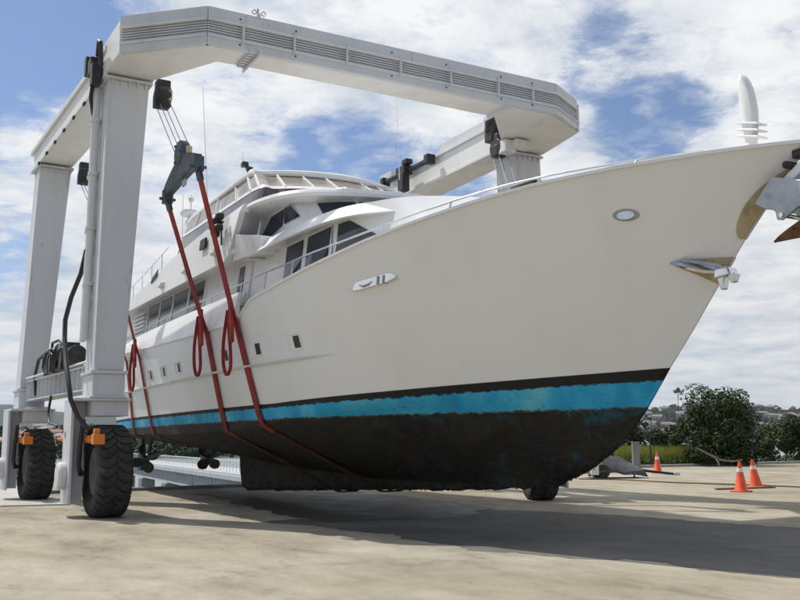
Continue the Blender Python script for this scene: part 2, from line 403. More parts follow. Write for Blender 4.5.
# ================================================================== THE YACHT
yacht = thing('yacht', 'large white motor yacht with blue waterline stripe and dark fouled bottom, hanging in red slings', 'yacht', (0, 0, 0))
T_bs = [(-11.6, 2.55), (-9, 2.85), (-4, 3.05), (2, 3.1), (5, 3.0), (6, 2.87), (7, 2.68), (8, 2.44), (9, 2.14), (10, 1.76), (11, 1.28), (12, .70), (12.5, .36), (12.93, .02)]
T_bw = [(-11.6, 2.2), (-9, 2.42), (-4, 2.58), (0, 2.60), (3, 2.50), (5, 2.17), (7, 1.56), (8, 1.18), (9, .74), (10, .27), (10.55, .015)]
T_zs = [(-11.6, 4.35), (-9, 4.13), (-6, 4.03), (-4, 3.96), (-2, 3.91), (0, 3.87), (2.0, 3.84), (2.25, 3.87), (2.6, 4.03), (2.9, 4.18), (3.2, 4.22), (4, 4.29), (5, 4.38), (6, 4.49), (7, 4.61), (8, 4.70), (9, 4.79), (10, 4.86), (11, 4.89), (12, 4.90), (12.93, 4.89)]
T_stem = [(8.13, .76), (8.92, 1.03), (9.56, 1.37), (10.08, 1.84), (10.58, 2.42), (11.0, 2.87), (11.42, 3.35), (11.95, 3.95), (12.45, 4.45), (12.95, 4.90)]
T_zk = [(-11.6, 1.5), (-5.75, 1.15), (-5.6, 1.12), (-5.52, .62), (-5.38, .30), (-5.05, .16), (-1.65, .29), (2.5, .5), (5.1, .58), (6.7, .68), (8.13, .76)]
T_root = [(-11.6, 1.5), (-5.5, 1.15), (-1.65, .85), (2.5, .72), (5.1, .72), (6.7, .76), (8.13, .80)]
T_zc = [(-11.6, 1.72), (-2, 1.68), (1, 1.72), (3.8, 1.9), (6, 2.17), (8, 2.32), (12.95, 2.4)]
def zbot(x): return lerp_table(T_zk, x) if x < 8.13 else lerp_table(T_stem, x)
def zroot(x): return lerp_table(T_root, x) if x < 8.13 else lerp_table(T_stem, x)+0.02
def bs(x): return max(0.02, smooth_table(T_bs, x))
def bw(x): return max(0.0, smooth_table(T_bw, x)) if x < 10.55 else 0.0
def zs(x): return lerp_table(T_zs, x)
def hull_y(x, z):
    zt = zs(x); zc = max(lerp_table(T_zc, x), zbot(x)+0.0)
    if z >= zc:
        s = (z-zc)/max(1e-4, zt-zc); p = lerp_table([(-12, .92), (3, .92), (8, .98), (11, 1.05), (13, 1.0)], x)
        w = bw(x) if zc > zbot(x)+.03 else 0.0
        return w+(bs(x)-w)*max(0, s)**p
    zr = zroot(x)
    if z <= zr: return 0.14 if x < 8 else 0.02
    s = (z-zr)/max(1e-4, zc-zr); q = lerp_table([(-12, .55), (4, .7), (8, .8), (10, .9)], x)
    fin = 0.14 if x < 8 else lerp_table([(8, .14), (9, .05), (10, .0)], x)
    return max(fin, bw(x)*s**q)
def build_hull():
    m = MB(); bm = m.bm
    xs = []; x = -11.6
    while x < 12.93:
        xs.append(x); x += 0.13 if not (-6.0 < x < -5.3 or 1.9 < x < 3.2) else 0.045
    xs.append(12.93)
    cols = {}
    for side in (-1, 1):
        C = []
        for x in xs:
            zb, zr, zt = zbot(x), zroot(x), zs(x); zc = lerp_table(T_zc, x); zc = min(max(zc, zb+.02), zt-.02)
            zr = min(max(zr, zb+.005), zc-.01)
            zl = [zb+(zr-zb)*i/5 for i in range(5)]+[zr+(zc-zr)*i/12 for i in range(12)]+[zc+(zt-zc)*i/22 for i in range(23)]
            col = []
            for i, z in enumerate(zl):
                y = hull_y(x, z)
                if i == 0 and x > 8: y = 0.012
                P = Vector((x, side*y, z))
                if z < 1.82 and x > -11.4 and i > 0:
                    a = min(1, (1.82-z)/.25)
                    n1 = noise.noise(P*3.1+Vector((5, side*3, 0))); n2 = noise.noise(P*9.0); n3 = noise.noise(P*21)
                    P.y += side*a*(0.030*n1+0.028*n2+0.02*n3); P.z += a*(0.03*n2-0.02*abs(n3))
                if z < 1.2 and i == 0: P.z += 0.05*noise.noise(P*8)+0.03*noise.noise(P*19)
                col.append(bm.verts.new(P))
            C.append(col)
        for a, b in zip(C, C[1:]):
            for i in range(len(a)-1): bm.faces.new((a[i], b[i], b[i+1], a[i+1]) if side < 0 else (a[i+1], b[i+1], b[i], a[i]))
        cols[side] = C
    L, Rr = cols[1], cols[-1]
    for k in range(len(xs)-1):     # keel bottom, then weather deck below the bulwark top
        bm.faces.new((L[k][0], L[k+1][0], Rr[k+1][0], Rr[k][0]))
    for i in range(len(L[0])-1): bm.faces.new((L[0][i], L[0][i+1], Rr[0][i+1], Rr[0][i]))
    for i in range(len(L[-1])-1): bm.faces.new((L[-1][i], Rr[-1][i], Rr[-1][i+1], L[-1][i+1]))
    # inner bulwark and deck
    deck = []
    for x in xs:
        z = zs(x); dz = min(.22, max(0, (12.9-x))*0.5)
        y = max(0.008, min(bs(x)-.07, hull_y(x, z-dz)-.035))
        row = [bm.verts.new((x, -y, z)), bm.verts.new((x, -y, z-dz)), bm.verts.new((x, y, z-dz)), bm.verts.new((x, y, z))]
        deck.append(row)
    for k in range(len(xs)-1):
        a, b = deck[k], deck[k+1]
        for i in range(3): bm.faces.new((a[i], a[i+1], b[i+1], b[i]))
        bm.faces.new((Rr[k][-1], a[0], b[0], Rr[k+1][-1])); bm.faces.new((a[3], L[k][-1], L[k+1][-1], b[3]))
    return m.build('hull', 'hull', yacht, smooth=38)
hull = build_hull()

def offset_side(x, z, o=0.0): return -(hull_y(x, z)+o)
# rub rail along both sides, z 2.94, tapering away forward
for sd in (-1, 1):
    m = MB(); rings = []
    N = 70
    for i in range(N+1):
        x = -11.6+(5.3+11.6)*i/N; k = min(1, (5.35-x)/1.0); z = 2.96; w = .075*k+.004; h = .028*k+.006
        y = hull_y(x, z)
        rings.append([(x, sd*(y-.03), z-h*1.2), (x, sd*(y+w*.5), z-h), (x, sd*(y+w), z+h*.2), (x, sd*(y-.03), z+h)])
    m.loft(rings); m.build('rub_rail', 'gelcoat', yacht, smooth=60)
# sheer cap / toe rail
for sd in (-1, 1):
    m = MB(); rings = []
    for i in range(200):
        x = 2.05+(12.9-2.05)*i/199; y = bs(x); z = zs(x)
        rings.append([(x, sd*(y+.025), z-.03), (x, sd*(y+.03), z+.012), (x, sd*(y-.10 if y > .1 else 0), z+.016), (x, sd*(y-.06 if y > .1 else 0), z-.02)])
    m.loft(rings); m.build('bulwark_cap', 'gelcoat', yacht, smooth=50)
# aft bulwark panel leaning inboard
for sd in (-1, 1):
    m = MB(); rings = []
    for i in range(60):
        x = -11.4+(2.05+11.4)*i/59; top = 4.50
        y = hull_y(x, zs(x)-.005)
        kk = 1.0
        rings.append([(x, sd*(y+.035), zs(x)-.03), (x, sd*(y+.035), zs(x)+.02), (min(x, 1.85)+.0, sd*(y-.16), top), (min(x, 1.85), sd*(y-.22), top), (x, sd*(y-.1), zs(x))])
    m.loft(rings); m.build('bulwark_panel', 'gelcoat', yacht, smooth=40)
# portholes: rectangular recess with dark glass at its after half
def hpatch(m, sd, x0, x1, z0, z1, oi, oo):
    Y = lambda x, z, o: sd*(hull_y(x, z)+o)
    return m.hexa([(x0, Y(x0, z0, oi), z0), (x1, Y(x1, z0, oi), z0), (x1, Y(x1, z0, oo), z0), (x0, Y(x0, z0, oo), z0),
                   (x0, Y(x0, z1, oi), z1), (x1, Y(x1, z1, oi), z1), (x1, Y(x1, z1, oo), z1), (x0, Y(x0, z1, oo), z1)])
for sd in (-1, 1):
    for px in (-5.05, -3.65, -2.25, 1.2, 2.78, 4.28):
        z = 3.25
        fr = MB()
        for (a, b, c, d) in ((-.225, -.20, -.15, .15), (.20, .225, -.15, .15), (-.20, .20, -.15, -.13), (-.20, .20, .13, .15)):
            hpatch(fr, sd, px+a, px+b, z+c, z+d, -.03, .018)
        f = fr.build('porthole', 'gelcoat', yacht)
        pn = MB(); hpatch(pn, sd, px-.20, px+.20, z-.13, z+.13, -.03, .005); pn.build('reveal', 'gelcoat', None, grand=(yacht, f))
        pn = MB(); hpatch(pn, sd, px-.02, px+.185, z-.105, z+.105, -.02, .010); pn.build('pane', 'black', None, grand=(yacht, f))
# growth clumps along the keel and bottom (nobody could count them)
m = MB()
for i in range(5200):
    x = random.uniform(-11.2, 9.6); side = random.choice((-1, -1, -1, 1))
    zb, zc = zbot(x), 1.72
    if random.random() < .45: z = zb+abs(random.gauss(0, .05))
    else: z = random.uniform(zb, zc)
    y = hull_y(x, max(z, zb+.001)); P = Vector((x, side*y, z)); r = random.uniform(.010, .034)
    d = [P+Vector((random.uniform(-r, r), side*random.uniform(-.01, r*.8), random.uniform(-r*1.3, r))) for _ in range(4)]
    vs = [m.bm.verts.new(q) for q in d]
    for f in ((0, 1, 2), (0, 3, 1), (1, 3, 2), (2, 3, 0)): m.bm.faces.new([vs[k] for k in f])
gr = m.build('marine_growth', 'growth', yacht); gr['kind'] = 'stuff'

# ---- outlines: half list from aft to front centre -> full closed ring
def ring(half, z, zf=None):
    full = [(x, -y) for x, y in half[:-1]]+[(half[-1][0], 0.0)]+[(x, y) for x, y in half[-2::-1]]
    return [(x, y, z if zf is None else zf(x)) for x, y in full]
def sc(h, d): return [(x-d if i else x, max(0.01, y-d) if y > 1e-6 else y) for i, (x, y) in enumerate(h)]
def refine(half, n=6):
    out = []
    for i in range(len(half)-1):
        p0 = half[max(i-1, 0)]; p1 = half[i]; p2 = half[i+1]; p3 = half[i+2] if i+2 < len(half) else (half[i+1][0], -half[i][1])
        for k in range(n):
            t = k/n
            if i == 0: out.append((p1[0]+(p2[0]-p1[0])*t, p1[1]+(p2[1]-p1[1])*t)); continue
            f = [0.5*((2*b)+(-a+c)*t+(2*a-5*b+4*c-d)*t*t+(-a+3*b-3*c+d)*t**3) for a, b, c, d in zip(p0, p1, p2, p3)]
            out.append((f[0], max(0.02, f[1])))
    out.append(half[-1]); return out
def patch_side(m, corners, t=0.02, n=(0, -1, 0)): m.slab(corners, n, t)

# main deckhouse (saloon) with raked front running down to the foredeck
top = refine([(-9.4, 2.52), (3.9, 2.52), (5.3, 2.50), (6.2, 2.38), (6.95, 1.98), (7.35, 1.35), (7.55, .7), (7.6, 0)])
bot = refine([(-9.4, 2.66), (4.0, 2.66), (5.7, 2.60), (7.5, 2.18), (8.9, 1.55), (9.5, 1.0), (9.75, .5), (9.8, 0)])
zbs = 4.25
m = MB(); m.loft([ring(sc(bot, .42), 4.0), ring(bot, zbs), ring([(b[0]*.25+a[0]*.75, b[1]*.25+a[1]*.75) for a, b in zip(top, bot)], 5.0), ring(top, 5.40)])
m.build('deckhouse', 'gelcoat', yacht, smooth=35)
# foredeck trunk cap joining roof and foredeck
# lower brow: roof slab over the saloon, thick rounded edge
lb = refine([(2.3, 2.93), (3.1, 2.96), (4.9, 2.90), (6.1, 2.72), (6.75, 2.30), (7.2, 1.75), (7.6, 1.0), (7.8, 0)])
m = MB(); m.loft([ring(sc(lb, .33), 5.21), ring(sc(lb, .03), 5.135), ring(lb, 5.155), ring(sc(lb, .035), 5.20), ring(sc(lb, .19), 5.40), ring(sc(lb, .23), 5.43), ring(sc(lb, .5), 5.44)])
m.build('saloon_roof', 'gelcoat', yacht, smooth=45)
# upper deck slab aft
ud = [(-11.0, 2.95), (1.5, 2.98), (2.7, 2.6)]
m = MB(); m.prism([(x, -y) for x, y in ud]+[(x, y) for x, y in ud[::-1]], 5.36, 5.46); m.build('upper_deck', 'gelcoat', yacht)
# upper bulwark / wing: rises forward, its top sweeping into the pilothouse brow
for sd in (-1, 1):
    prof_top = [(-11.0, 5.46), (-7.9, 5.54), (-5.7, 5.74), (-4.0, 5.97), (-2.6, 6.13), (-.6, 6.27), (0.9, 6.30), (2.0, 6.33)]
    m = MB(); rings = []
    for i in range(60):
        x = -11+(2.05+11)*i/59; zt = smooth_table(prof_top, x)
        zl = 5.26 if x < 1.3 else 5.26+(x-1.3)/.75*0.88
        yo = 3.02-.10*max(0, (zt-5.5)); yi = yo-.09
        rings.append([(x, sd*3.02, zl), (x, sd*yo, zt-.03), (x, sd*(yo-.03), zt), (x, sd*yi, zt), (x, sd*2.90, zl)])
    m.loft(rings); m.build('upper_bulwark', 'gelcoat', yacht, smooth=40)
    # canted panel under the wing between it and the lower brow
    m = MB(); m.hexa([(1.30, sd*2.88, 5.25), (3.0, sd*2.88, 5.145), (3.0, sd*2.5, 5.145), (1.30, sd*2.5, 5.25),
                      (1.75, sd*3.0, 5.72), (3.05, sd*2.965, 5.45), (3.05, sd*2.5, 5.45), (1.75, sd*2.5, 5.72)])
    m.build('wing_panel', 'gelcoat', yacht, bevel=.01)
    m = MB(); m.slab([(1.42, sd*2.99, 5.45), (2.0, sd*2.93, 6.20), (1.35, sd*2.30, 6.22), (.95, sd*2.32, 5.42)], (-1, 0, 0), .05)
    m.build('wing_bulkhead', 'gelcoat', yacht)
# pilothouse
pb = refine([(-3.2, 2.28), (2.9, 2.32), (3.9, 2.0), (4.8, 1.2), (5.1, 0)])
pt = refine([(-3.2, 2.24), (2.2, 2.26), (3.05, 1.95), (3.65, 1.15), (3.85, 0)])
pb = sc(pb, 0); m = MB(); m.loft([ring(pb, 5.40), ring(pt, 6.24)]); m.build('pilothouse', 'gelcoat', yacht, smooth=35)
def loft_pt(A, zA, B, zB, i, t, off=0.0, sd=-1):
    k = int(i); f = i-k; k2 = min(k+1, len(A)-1)
    a = (A[k][0]+(A[k2][0]-A[k][0])*f, A[k][1]+(A[k2][1]-A[k][1])*f); b = (B[k][0]+(B[k2][0]-B[k][0])*f, B[k][1]+(B[k2][1]-B[k][1])*f)
    x = a[0]+(b[0]-a[0])*t; y = a[1]+(b[1]-a[1])*t
    tx, ty = A[k2][0]-A[k][0], A[k2][1]-A[k][1]; L = math.hypot(tx, ty) or 1
    nx, ny = -ty/L, tx/L
    return Vector((x+nx*off, sd*(y+ny*off), zA+(zB-zA)*t))
def loft_win(name, mat, A, zA, B, zB, i0, i1, t0, t1, sd, slant=(0, 0), n=10, par=None):
    m = MB(); rings = []
    for k in range(n+1):
        f = k/n; i = i0+(i1-i0)*f
        a = i+slant[0]*(1 if f < .5 else 1)*0
        lo = t0+slant[0]*f; hi = t1-slant[1]*f
        rings.append([loft_pt(A, zA, B, zB, i, lo, -.01, sd), loft_pt(A, zA, B, zB, i, hi, -.01, sd), loft_pt(A, zA, B, zB, i, hi, .012, sd), loft_pt(A, zA, B, zB, i, lo, .012, sd)])
    m.loft(rings); return m.build(name, mat, par or yacht, smooth=30)
for sd in (-1, 1):
    # two side windows of the pilothouse following the rake of its side
    for (P) in ([(1.22, 5.62), (2.58, 5.80), (2.60, 6.15), (1.95, 6.13)], [(2.70, 5.82), (3.32, 5.86), (2.95, 6.14), (2.72, 6.15)]):
        m = MB(); pts = []
        for x, z in P:
            y = 2.33-(.06*(z-5.4)/.84) if x < 2.7 else 2.30-max(0, x-2.75)*.12
            pts.append((x, sd*(y), z))
        m.slab(pts, (0, sd, 0), .014)
        m.build('pilothouse_window', 'glass', yacht)
    loft_win('windscreen', 'glass', pb, 5.40, pt, 6.24, 13.2, 17.6, .50, .93, sd)
    loft_win('windscreen', 'glass', pb, 5.40, pt, 6.24, 18.0, 23.6, .50, .93, sd)
# pilothouse brow
pr = refine([(-3.6, 2.44), (0.2, 2.46), (1.1, 2.66), (2.0, 2.80), (2.9, 2.62), (3.45, 2.28), (3.85, 1.6), (4.1, .8), (4.2, 0)])
m = MB(); m.loft([ring(sc(pr, .25), 6.20), ring(sc(pr, .03), 6.235), ring(pr, 6.29), ring(sc(pr, .03), 6.37), ring(sc(pr, .12), 6.41), ring(sc(pr, .6), 6.44)])
m.build('pilothouse_roof', 'gelcoat', yacht, smooth=45)
# flybridge coaming (tinted), white frame of the clears, hardtop
ca = refine([(-4.6, 2.42), (.75, 2.40), (1.35, 2.0), (1.75, 1.3), (1.95, .6), (2.0, 0)])
cb = refine([(-4.6, 2.26), (.62, 2.24), (1.15, 1.85), (1.5, 1.2), (1.65, .55), (1.7, 0)])
cc = refine([(-4.6, 2.05), (-.15, 2.04), (.25, 1.68), (.52, 1.1), (.68, .5), (.72, 0)])
m = MB(); m.loft([ring(ca, 6.42), ring(cb, 7.00)]); m.build('flybridge_windscreen', 'purple', yacht, smooth=35)
m = MB(); m.loft([ring([(x+.01, y+.012 if y > 0 else 0) for x, y in cb], 7.00), ring([(x+.012, y+.012 if y > 0 else 0) for x, y in [(a[0]*.88+b[0]*.12, a[1]*.88+b[1]*.12) for a, b in zip(cb, cc)]], 7.085)])
m.build('coaming_rail', 'gelcoat', yacht, smooth=40)
m = MB(); m.loft([ring([(a[0]*.86+b[0]*.14-.01, a[1]*.86+b[1]*.14-.01 if a[1] > 0 else 0) for a, b in zip(cb, cc)], 7.085), ring([(x-.01, y-.01 if y > 0 else 0) for x, y in cc], 7.56)])
m.build('clear_curtain', 'clear', yacht, smooth=35)
def cpt(i, t, off, sd): return loft_pt(cb, 7.00, cc, 7.56, i, t, off, sd)
for sd in (-1, 1):
    for i, w in ((1.2, .04), (3.2, .04), (4.9, .04), (6.0, .07), (7.2, .05), (13.8, .07), (19.2, .04), (24.5, .04)):
        m = MB(); m.bar(cpt(i, .1, .006, sd), cpt(i, 1.0, .006, sd), w, .05, up=Vector((0, sd, 0))); m.build('window_post', 'gelcoat', yacht, bevel=.008)
    # rounded inner frame of the first front clear panel
ht = refine([(-5.2, 1.95), (-4.3, 2.02), (-.35, 2.10), (.22, 1.75), (.55, 1.15), (.72, .5), (.76, 0)])
m = MB(); m.loft([ring(sc(ht, .14), 7.53), ring(sc(ht, .02), 7.56), ring(ht, 7.61), ring(sc(ht, .02), 7.68), ring(sc(ht, .12), 7.735), ring(sc(ht, .6), 7.77)])
m.build('hardtop', 'gelcoat', yacht, smooth=45)
# saloon windows forward (three) and aft (four) each side, with the frames between
for sd in (-1, 1):
    def wall_y(x, z):
        t = (z-zbs)/(5.0-zbs)*.75 if z < 5 else .75+(z-5)/.40*.25
        L_ = [(p[0]+(q[0]-p[0])*t, p[1]+(q[1]-p[1])*t) for p, q in zip(bot, top)]
        for (x0, y0), (x1, y1) in zip(L_, L_[1:]):
            if x0 <= x <= x1: return y0+(y1-y0)*(x-x0)/max(1e-6, x1-x0)
        return 2.6
    def win(P, mat='glass', nm='window', yo=None):
        m = MB(); rings = []      # P: bottom line and top line as functions of x, lofted over the wall
        x0, x1 = P[0], P[1]; N_ = 14
        for k in range(N_+1):
            x = x0+(x1-x0)*k/N_; lo = lerp_table(P[2], x); hi = max(lo+.004, lerp_table(P[3], x))
            rings.append([(x, sd*(wall_y(x, lo)-.01), lo), (x, sd*(wall_y(x, hi)-.01), hi), (x, sd*(wall_y(x, hi)+.014), hi), (x, sd*(wall_y(x, (lo+hi)/2)+.016), (lo+hi)/2), (x, sd*(wall_y(x, lo)+.014), lo)])
        m.loft(rings); return m.build(nm, mat, yacht, smooth=30)
    win((3.46, 4.22, [(3.4, 4.52), (4.3, 4.52)], [(3.4, 5.17), (4.3, 5.17)]))
    win((4.44, 5.38, [(4.4, 4.52), (5.5, 4.55)], [(4.4, 5.17), (5.5, 5.17)]))
    win((5.60, 6.78, [(5.5, 4.57), (6.75, 4.72)], [(5.5, 5.17), (5.95, 5.17), (6.75, 4.75)]))
    for a_, b_ in ((-6.72, -5.55), (-5.45, -4.28), (-4.18, -2.88), (-2.75, -1.55)):
        win((a_, b_, [(a_, 4.60), (b_, 4.60)], [(a_, 5.345), (b_, 5.345)]), 'glass_grey' if a_ < -4 else 'glass')
    # window surround strip and corrugated vent panel aft of the windows
    m = MB()
    def strip(x0, x1, z0, z1):
        ya, yb_ = wall_y(x0, z0), wall_y(x0, z1)
        m.hexa([(x0, sd*(ya-.01), z0), (x1, sd*(ya-.01), z0), (x1, sd*(ya+.03), z0), (x0, sd*(ya+.03), z0), (x0, sd*(yb_-.01), z1), (x1, sd*(yb_-.01), z1), (x1, sd*(yb_+.03), z1), (x0, sd*(yb_+.03), z1)])
    strip(-6.82, -1.45, 4.55, 4.597); strip(-6.82, -1.45, 5.347, 5.375)
    for a_ in (-6.80, -5.54, -4.27, -2.865, -1.53): strip(a_, a_+.08, 4.599, 5.345)
    m.build('window_frame', 'gelcoat', yacht, bevel=.006)
    m = MB()
    for k in range(6): m.span((-8.2, sd*2.56, 4.56+k*.12), (-6.95, sd*2.66, 4.63+k*.12))
    m.build('louvre_panel', 'gelcoat', yacht, bevel=.012)
    # side door
    m = MB(); m.hexa([(.55, sd*2.60, 4.3), (1.65, sd*2.60, 4.3), (1.65, sd*2.69, 4.3), (.55, sd*2.69, 4.3), (.55, sd*2.50, 5.28), (1.65, sd*2.50, 5.28), (1.65, sd*2.575, 5.28), (.55, sd*2.575, 5.28)]); d = m.build('side_door', 'cream', yacht, bevel=.01)
    m = MB(); m.hexa([(.98, sd*2.60, 4.62), (1.28, sd*2.60, 4.62), (1.28, sd*2.675, 4.62), (.98, sd*2.675, 4.62), (.98, sd*2.55, 5.18), (1.28, sd*2.55, 5.18), (1.28, sd*2.60, 5.18), (.98, sd*2.60, 5.18)]); m.build('pane', 'glass_grey', None, grand=(yacht, d))
    m = MB(); m.span((1.50, sd*2.63, 4.5), (1.55, sd*2.71, 4.56)); m.build('handle', 'chrome', None, grand=(yacht, d))
# small fittings under and on the wing
for sd in (-1, 1):
    for x, z in ((-3.7, 5.47), (-1.6, 5.50), (.55, 5.55)):
        m = MB(); m.hexa([(x-.16, sd*3.0, z-.06), (x+.16, sd*3.0, z-.06), (x+.12, sd*3.12, z-.03), (x-.12, sd*3.12, z-.03),
                          (x-.16, sd*2.99, z+.09), (x+.16, sd*2.99, z+.09), (x+.12, sd*3.10, z+.07), (x-.12, sd*3.10, z+.07)])
        m.build('side_light', 'cream', yacht, bevel=.02)
# dark openings in the aft bulwark
m = MB(); m.slab([(-4.9, -2.995, 5.72), (-4.35, -2.993, 5.82), (-4.25, -2.975, 6.0), (-4.75, -2.98, 5.88)], (0, -1, 0), .02); m.build('vent', 'black', yacht)
m = MB(); m.slab([(-.55, -3.0, 5.80), (-.15, -3.0, 5.80), (-.15, -2.975, 6.05), (-.55, -2.975, 6.05)], (0, -1, 0), .05); m.build('vent', 'black', yacht, bevel=.02)
# searchlight cluster on the wing
m = MB()
for dx, dz, r in ((0, 0, .09), (.22, .08, .08), (.05, .26, .085), (.28, .32, .075), (-.14, .14, .06)):
    m.lathe([(r*.6, -.10), (r, -.06), (r, .06), (r*.85, .07)], (.85+dx, -3.12, 5.92+dz), 'y', 14)
m.bar((.95, -3.02, 5.65), (.98, -3.05, 6.25), .03, .03); m.bar((.78, -3.06, 6.02), (1.16, -3.06, 6.12), .03, .03)
m.build('deck_floodlights', 'black', yacht, smooth=40)
# radar arch post on the boat deck, with lamp
m = MB(); m.hexa([(-7.3, -1.7, 5.4), (-5.6, -1.7, 5.4), (-5.6, -1.4, 5.4), (-7.3, -1.4, 5.4), (-6.75, -1.62, 8.0), (-6.25, -1.62, 8.0), (-6.25, -1.45, 8.0), (-6.75, -1.45, 8.0)])
mast = m.build('mast_pylon', 'gelcoat', yacht, bevel=.03)
m = MB(); m.lathe([(.05, 0), (.22, .02), (.28, .10), (.26, .17), (.1, .2)], (-6.5, -1.53, 8.1), 'z', 18); m.tube([(-6.5, -1.53, 7.98), (-6.5, -1.53, 8.12)], .05); m.build('radar', 'gelcoat', yacht, smooth=50)
m = MB(); m.tube([(-6.45, -1.5, 8.3), (-6.45, -1.5, 8.75)], .02); m.lathe([(.06, 0), (.08, .05), (.08, .12), (.03, .16)], (-6.45, -1.5, 8.55), 'z', 12); m.build('mast_lamp', 'cream', yacht, smooth=40)
m = MB(); m.lathe([(.10, 0), (.17, .04), (.18, .14), (.15, .22), (.07, .27)], (-.85, -1.62, 7.75), 'z', 20); m.build('dome', 'cream', yacht, smooth=60)
m = MB(); m.box((-1.0, -1.70, 8.06), (.16, .14, .12), Matrix.Rotation(R(20), 3, 'Y')); m.box((-1.12, -1.78, 8.19), (.17, .15, .13)); m.tube([(-1.0, -1.7, 7.95), (-1.1, -1.75, 8.25)], .05); m.build('camera_head', 'black', yacht, bevel=.02)
for a, b, r in (((-6.6, -.9, 8.0), (-6.9, -1.1, 12.4), .018), ((-1.2, -1.8, 8.2), (-1.2, -1.8, 8.55), .012), ((1.3, 1.2, 7.6), (1.2, 1.2, 9.6), .012), ((-2.4, -2.9, 5.5), (-2.45, -2.9, 7.6), .012)):
    m = MB(); m.tube([a, tuple((p+q)/2 for p, q in zip(a, b)), b], [r, r*.8, r*.5], 6); m.build('whip_antenna', 'gelcoat', yacht)
# handrails
for sd in (-1, 1):
    m = MB()
    T_rz = [(-11, 4.66), (2.4, 4.66), (4.2, 4.66), (6, 4.72), (7.5, 4.82), (9, 4.94), (10, 4.98), (11, 4.97), (12.0, 4.95)]
    pts = []
    for i in range(120):
        x = -11+(11.9+11)*i/119; z = max(lerp_table(T_rz, x), 0); y = max(.04, bs(x)-(.12 if x > 2.5 else .20)); pts.append((x, sd*y, z))
    m.tube(pts, .017, 6)
    for x in (-10, -8, -6, -4, -2, 0, 1.9): m.tube([(x, sd*(bs(x)-.2), 4.5), (x, sd*(bs(x)-.2), 4.66)], .014, 6)
    for x in (3.4, 4.6, 5.9, 7.2, 8.6, 10, 11.2): m.tube([(x, sd*(bs(x)-.07), zs(x)), (x, sd*(bs(x)-.12), lerp_table(T_rz, x))], .016, 6)
    m.build('handrail', 'rail', yacht, smooth=60)
    m = MB(); m.tube([(-11+i*.4, sd*2.96, smooth_table([(-11.0, 5.5), (-7.9, 5.58), (-5.7, 5.78), (-2.6, 6.2)], -11+i*.4)+.35) for i in range(20)], .012, 6)
    for k in range(8): x = -11+k; m.tube([(x, sd*2.96, 5.4), (x, sd*2.96, smooth_table([(-11.0, 5.5), (-7.9, 5.58), (-5.7, 5.78), (-2.6, 6.2)], x)+.35)], .01, 6)
    m.build('boat_deck_rail', 'rail', yacht, smooth=60)
# grab rail on trunk roof + small black hatch forward
m = MB(); m.tube([(2.6, -2.2, 6.47), (4.2, -1.2, 6.40), (4.9, -1.0, 6.2)], .012, 6); m.build('grab_rail', 'rail', yacht)
m = MB(); m.box((9.6, -1.55, 4.97), (.5, .22, .06)); m.build('deck_cleat', 'black', yacht, bevel=.02)
for sd in (-1, 1):       # stainless fairlead plate in the topsides
    m = MB(); rings = []
    for k in range(15):
        x = 6.28+1.02*k/14; lo = lerp_table([(6.2, 3.90), (6.5, 3.89), (7.1, 3.93), (7.3, 3.97)], x); hi = lerp_table([(6.2, 3.91), (6.40, 4.02), (6.9, 4.06), (7.2, 4.07), (7.3, 4.0)], x)
        rings.append([(x, sd*(hull_y(x, lo)-.01), lo), (x, sd*(hull_y(x, hi)-.01), hi), (x, sd*(hull_y(x, hi)+.008), hi), (x, sd*(hull_y(x, lo)+.085), lo)])
    m.loft(rings); fl = m.build('fairlead_plate', 'chrome', yacht, smooth=30)
    for x0 in (6.92, 7.04):
        m = MB(); m.hexa([(x0, sd*(hull_y(x0, 3.92)+.01), 3.92), (x0+.03, sd*(hull_y(x0, 3.92)+.01), 3.92), (x0+.03, sd*(hull_y(x0, 3.92)+.10), 3.92), (x0, sd*(hull_y(x0, 3.92)+.10), 3.92),
            (x0, sd*(hull_y(x0, 4.05)+.01), 4.05), (x0+.03, sd*(hull_y(x0, 4.05)+.01), 4.05), (x0+.03, sd*(hull_y(x0, 4.05)+.03), 4.05), (x0, sd*(hull_y(x0, 4.05)+.03), 4.05)])
        m.build('roller', 'lift_dark', None, grand=(yacht, fl))
    m = MB(); m.tube([(6.50, sd*(hull_y(6.5, 3.96)+.055), 3.965), (6.60, sd*(hull_y(6.6, 3.92)+.075), 3.93), (6.72, sd*(hull_y(6.72, 3.94)+.07), 3.945), (6.80, sd*(hull_y(6.8, 3.98)+.05), 3.985)], [.006, .018, .018, .006], 6)
    m.build('bar', 'lift_dark', None, grand=(yacht, fl), smooth=60)
# oval hawse pipes
for sd in (-1, 1):
    m = MB(); cx, cz = 10.90, 4.33; SCL = .62; ringp = []
    for rr, off in ((.112, .0), (.116, .02), (.088, .022), (.084, .0)):
        ringp.append([(cx+math.cos(a)*rr*1.25, sd*(hull_y(cx+math.cos(a)*rr*1.25, cz+math.sin(a)*rr*.6)+off), cz+math.sin(a)*rr*.62) for a in [2*math.pi*k/28 for k in range(28)]])
    m.loft(ringp, False); f = m.build('hawse_ring', 'lift_dark', yacht, smooth=50)
    m = MB(); m.slab([(cx+math.cos(a)*.10, sd*(hull_y(cx+math.cos(a)*.10, cz+math.sin(a)*.055)+.022-math.sin(a)*.03), cz+math.sin(a)*.055) for a in [2*math.pi*k/20 for k in range(20)]], (0, sd, 0), .006)
    m.build('hawse_cover', 'chrome', None, grand=(yacht, f))
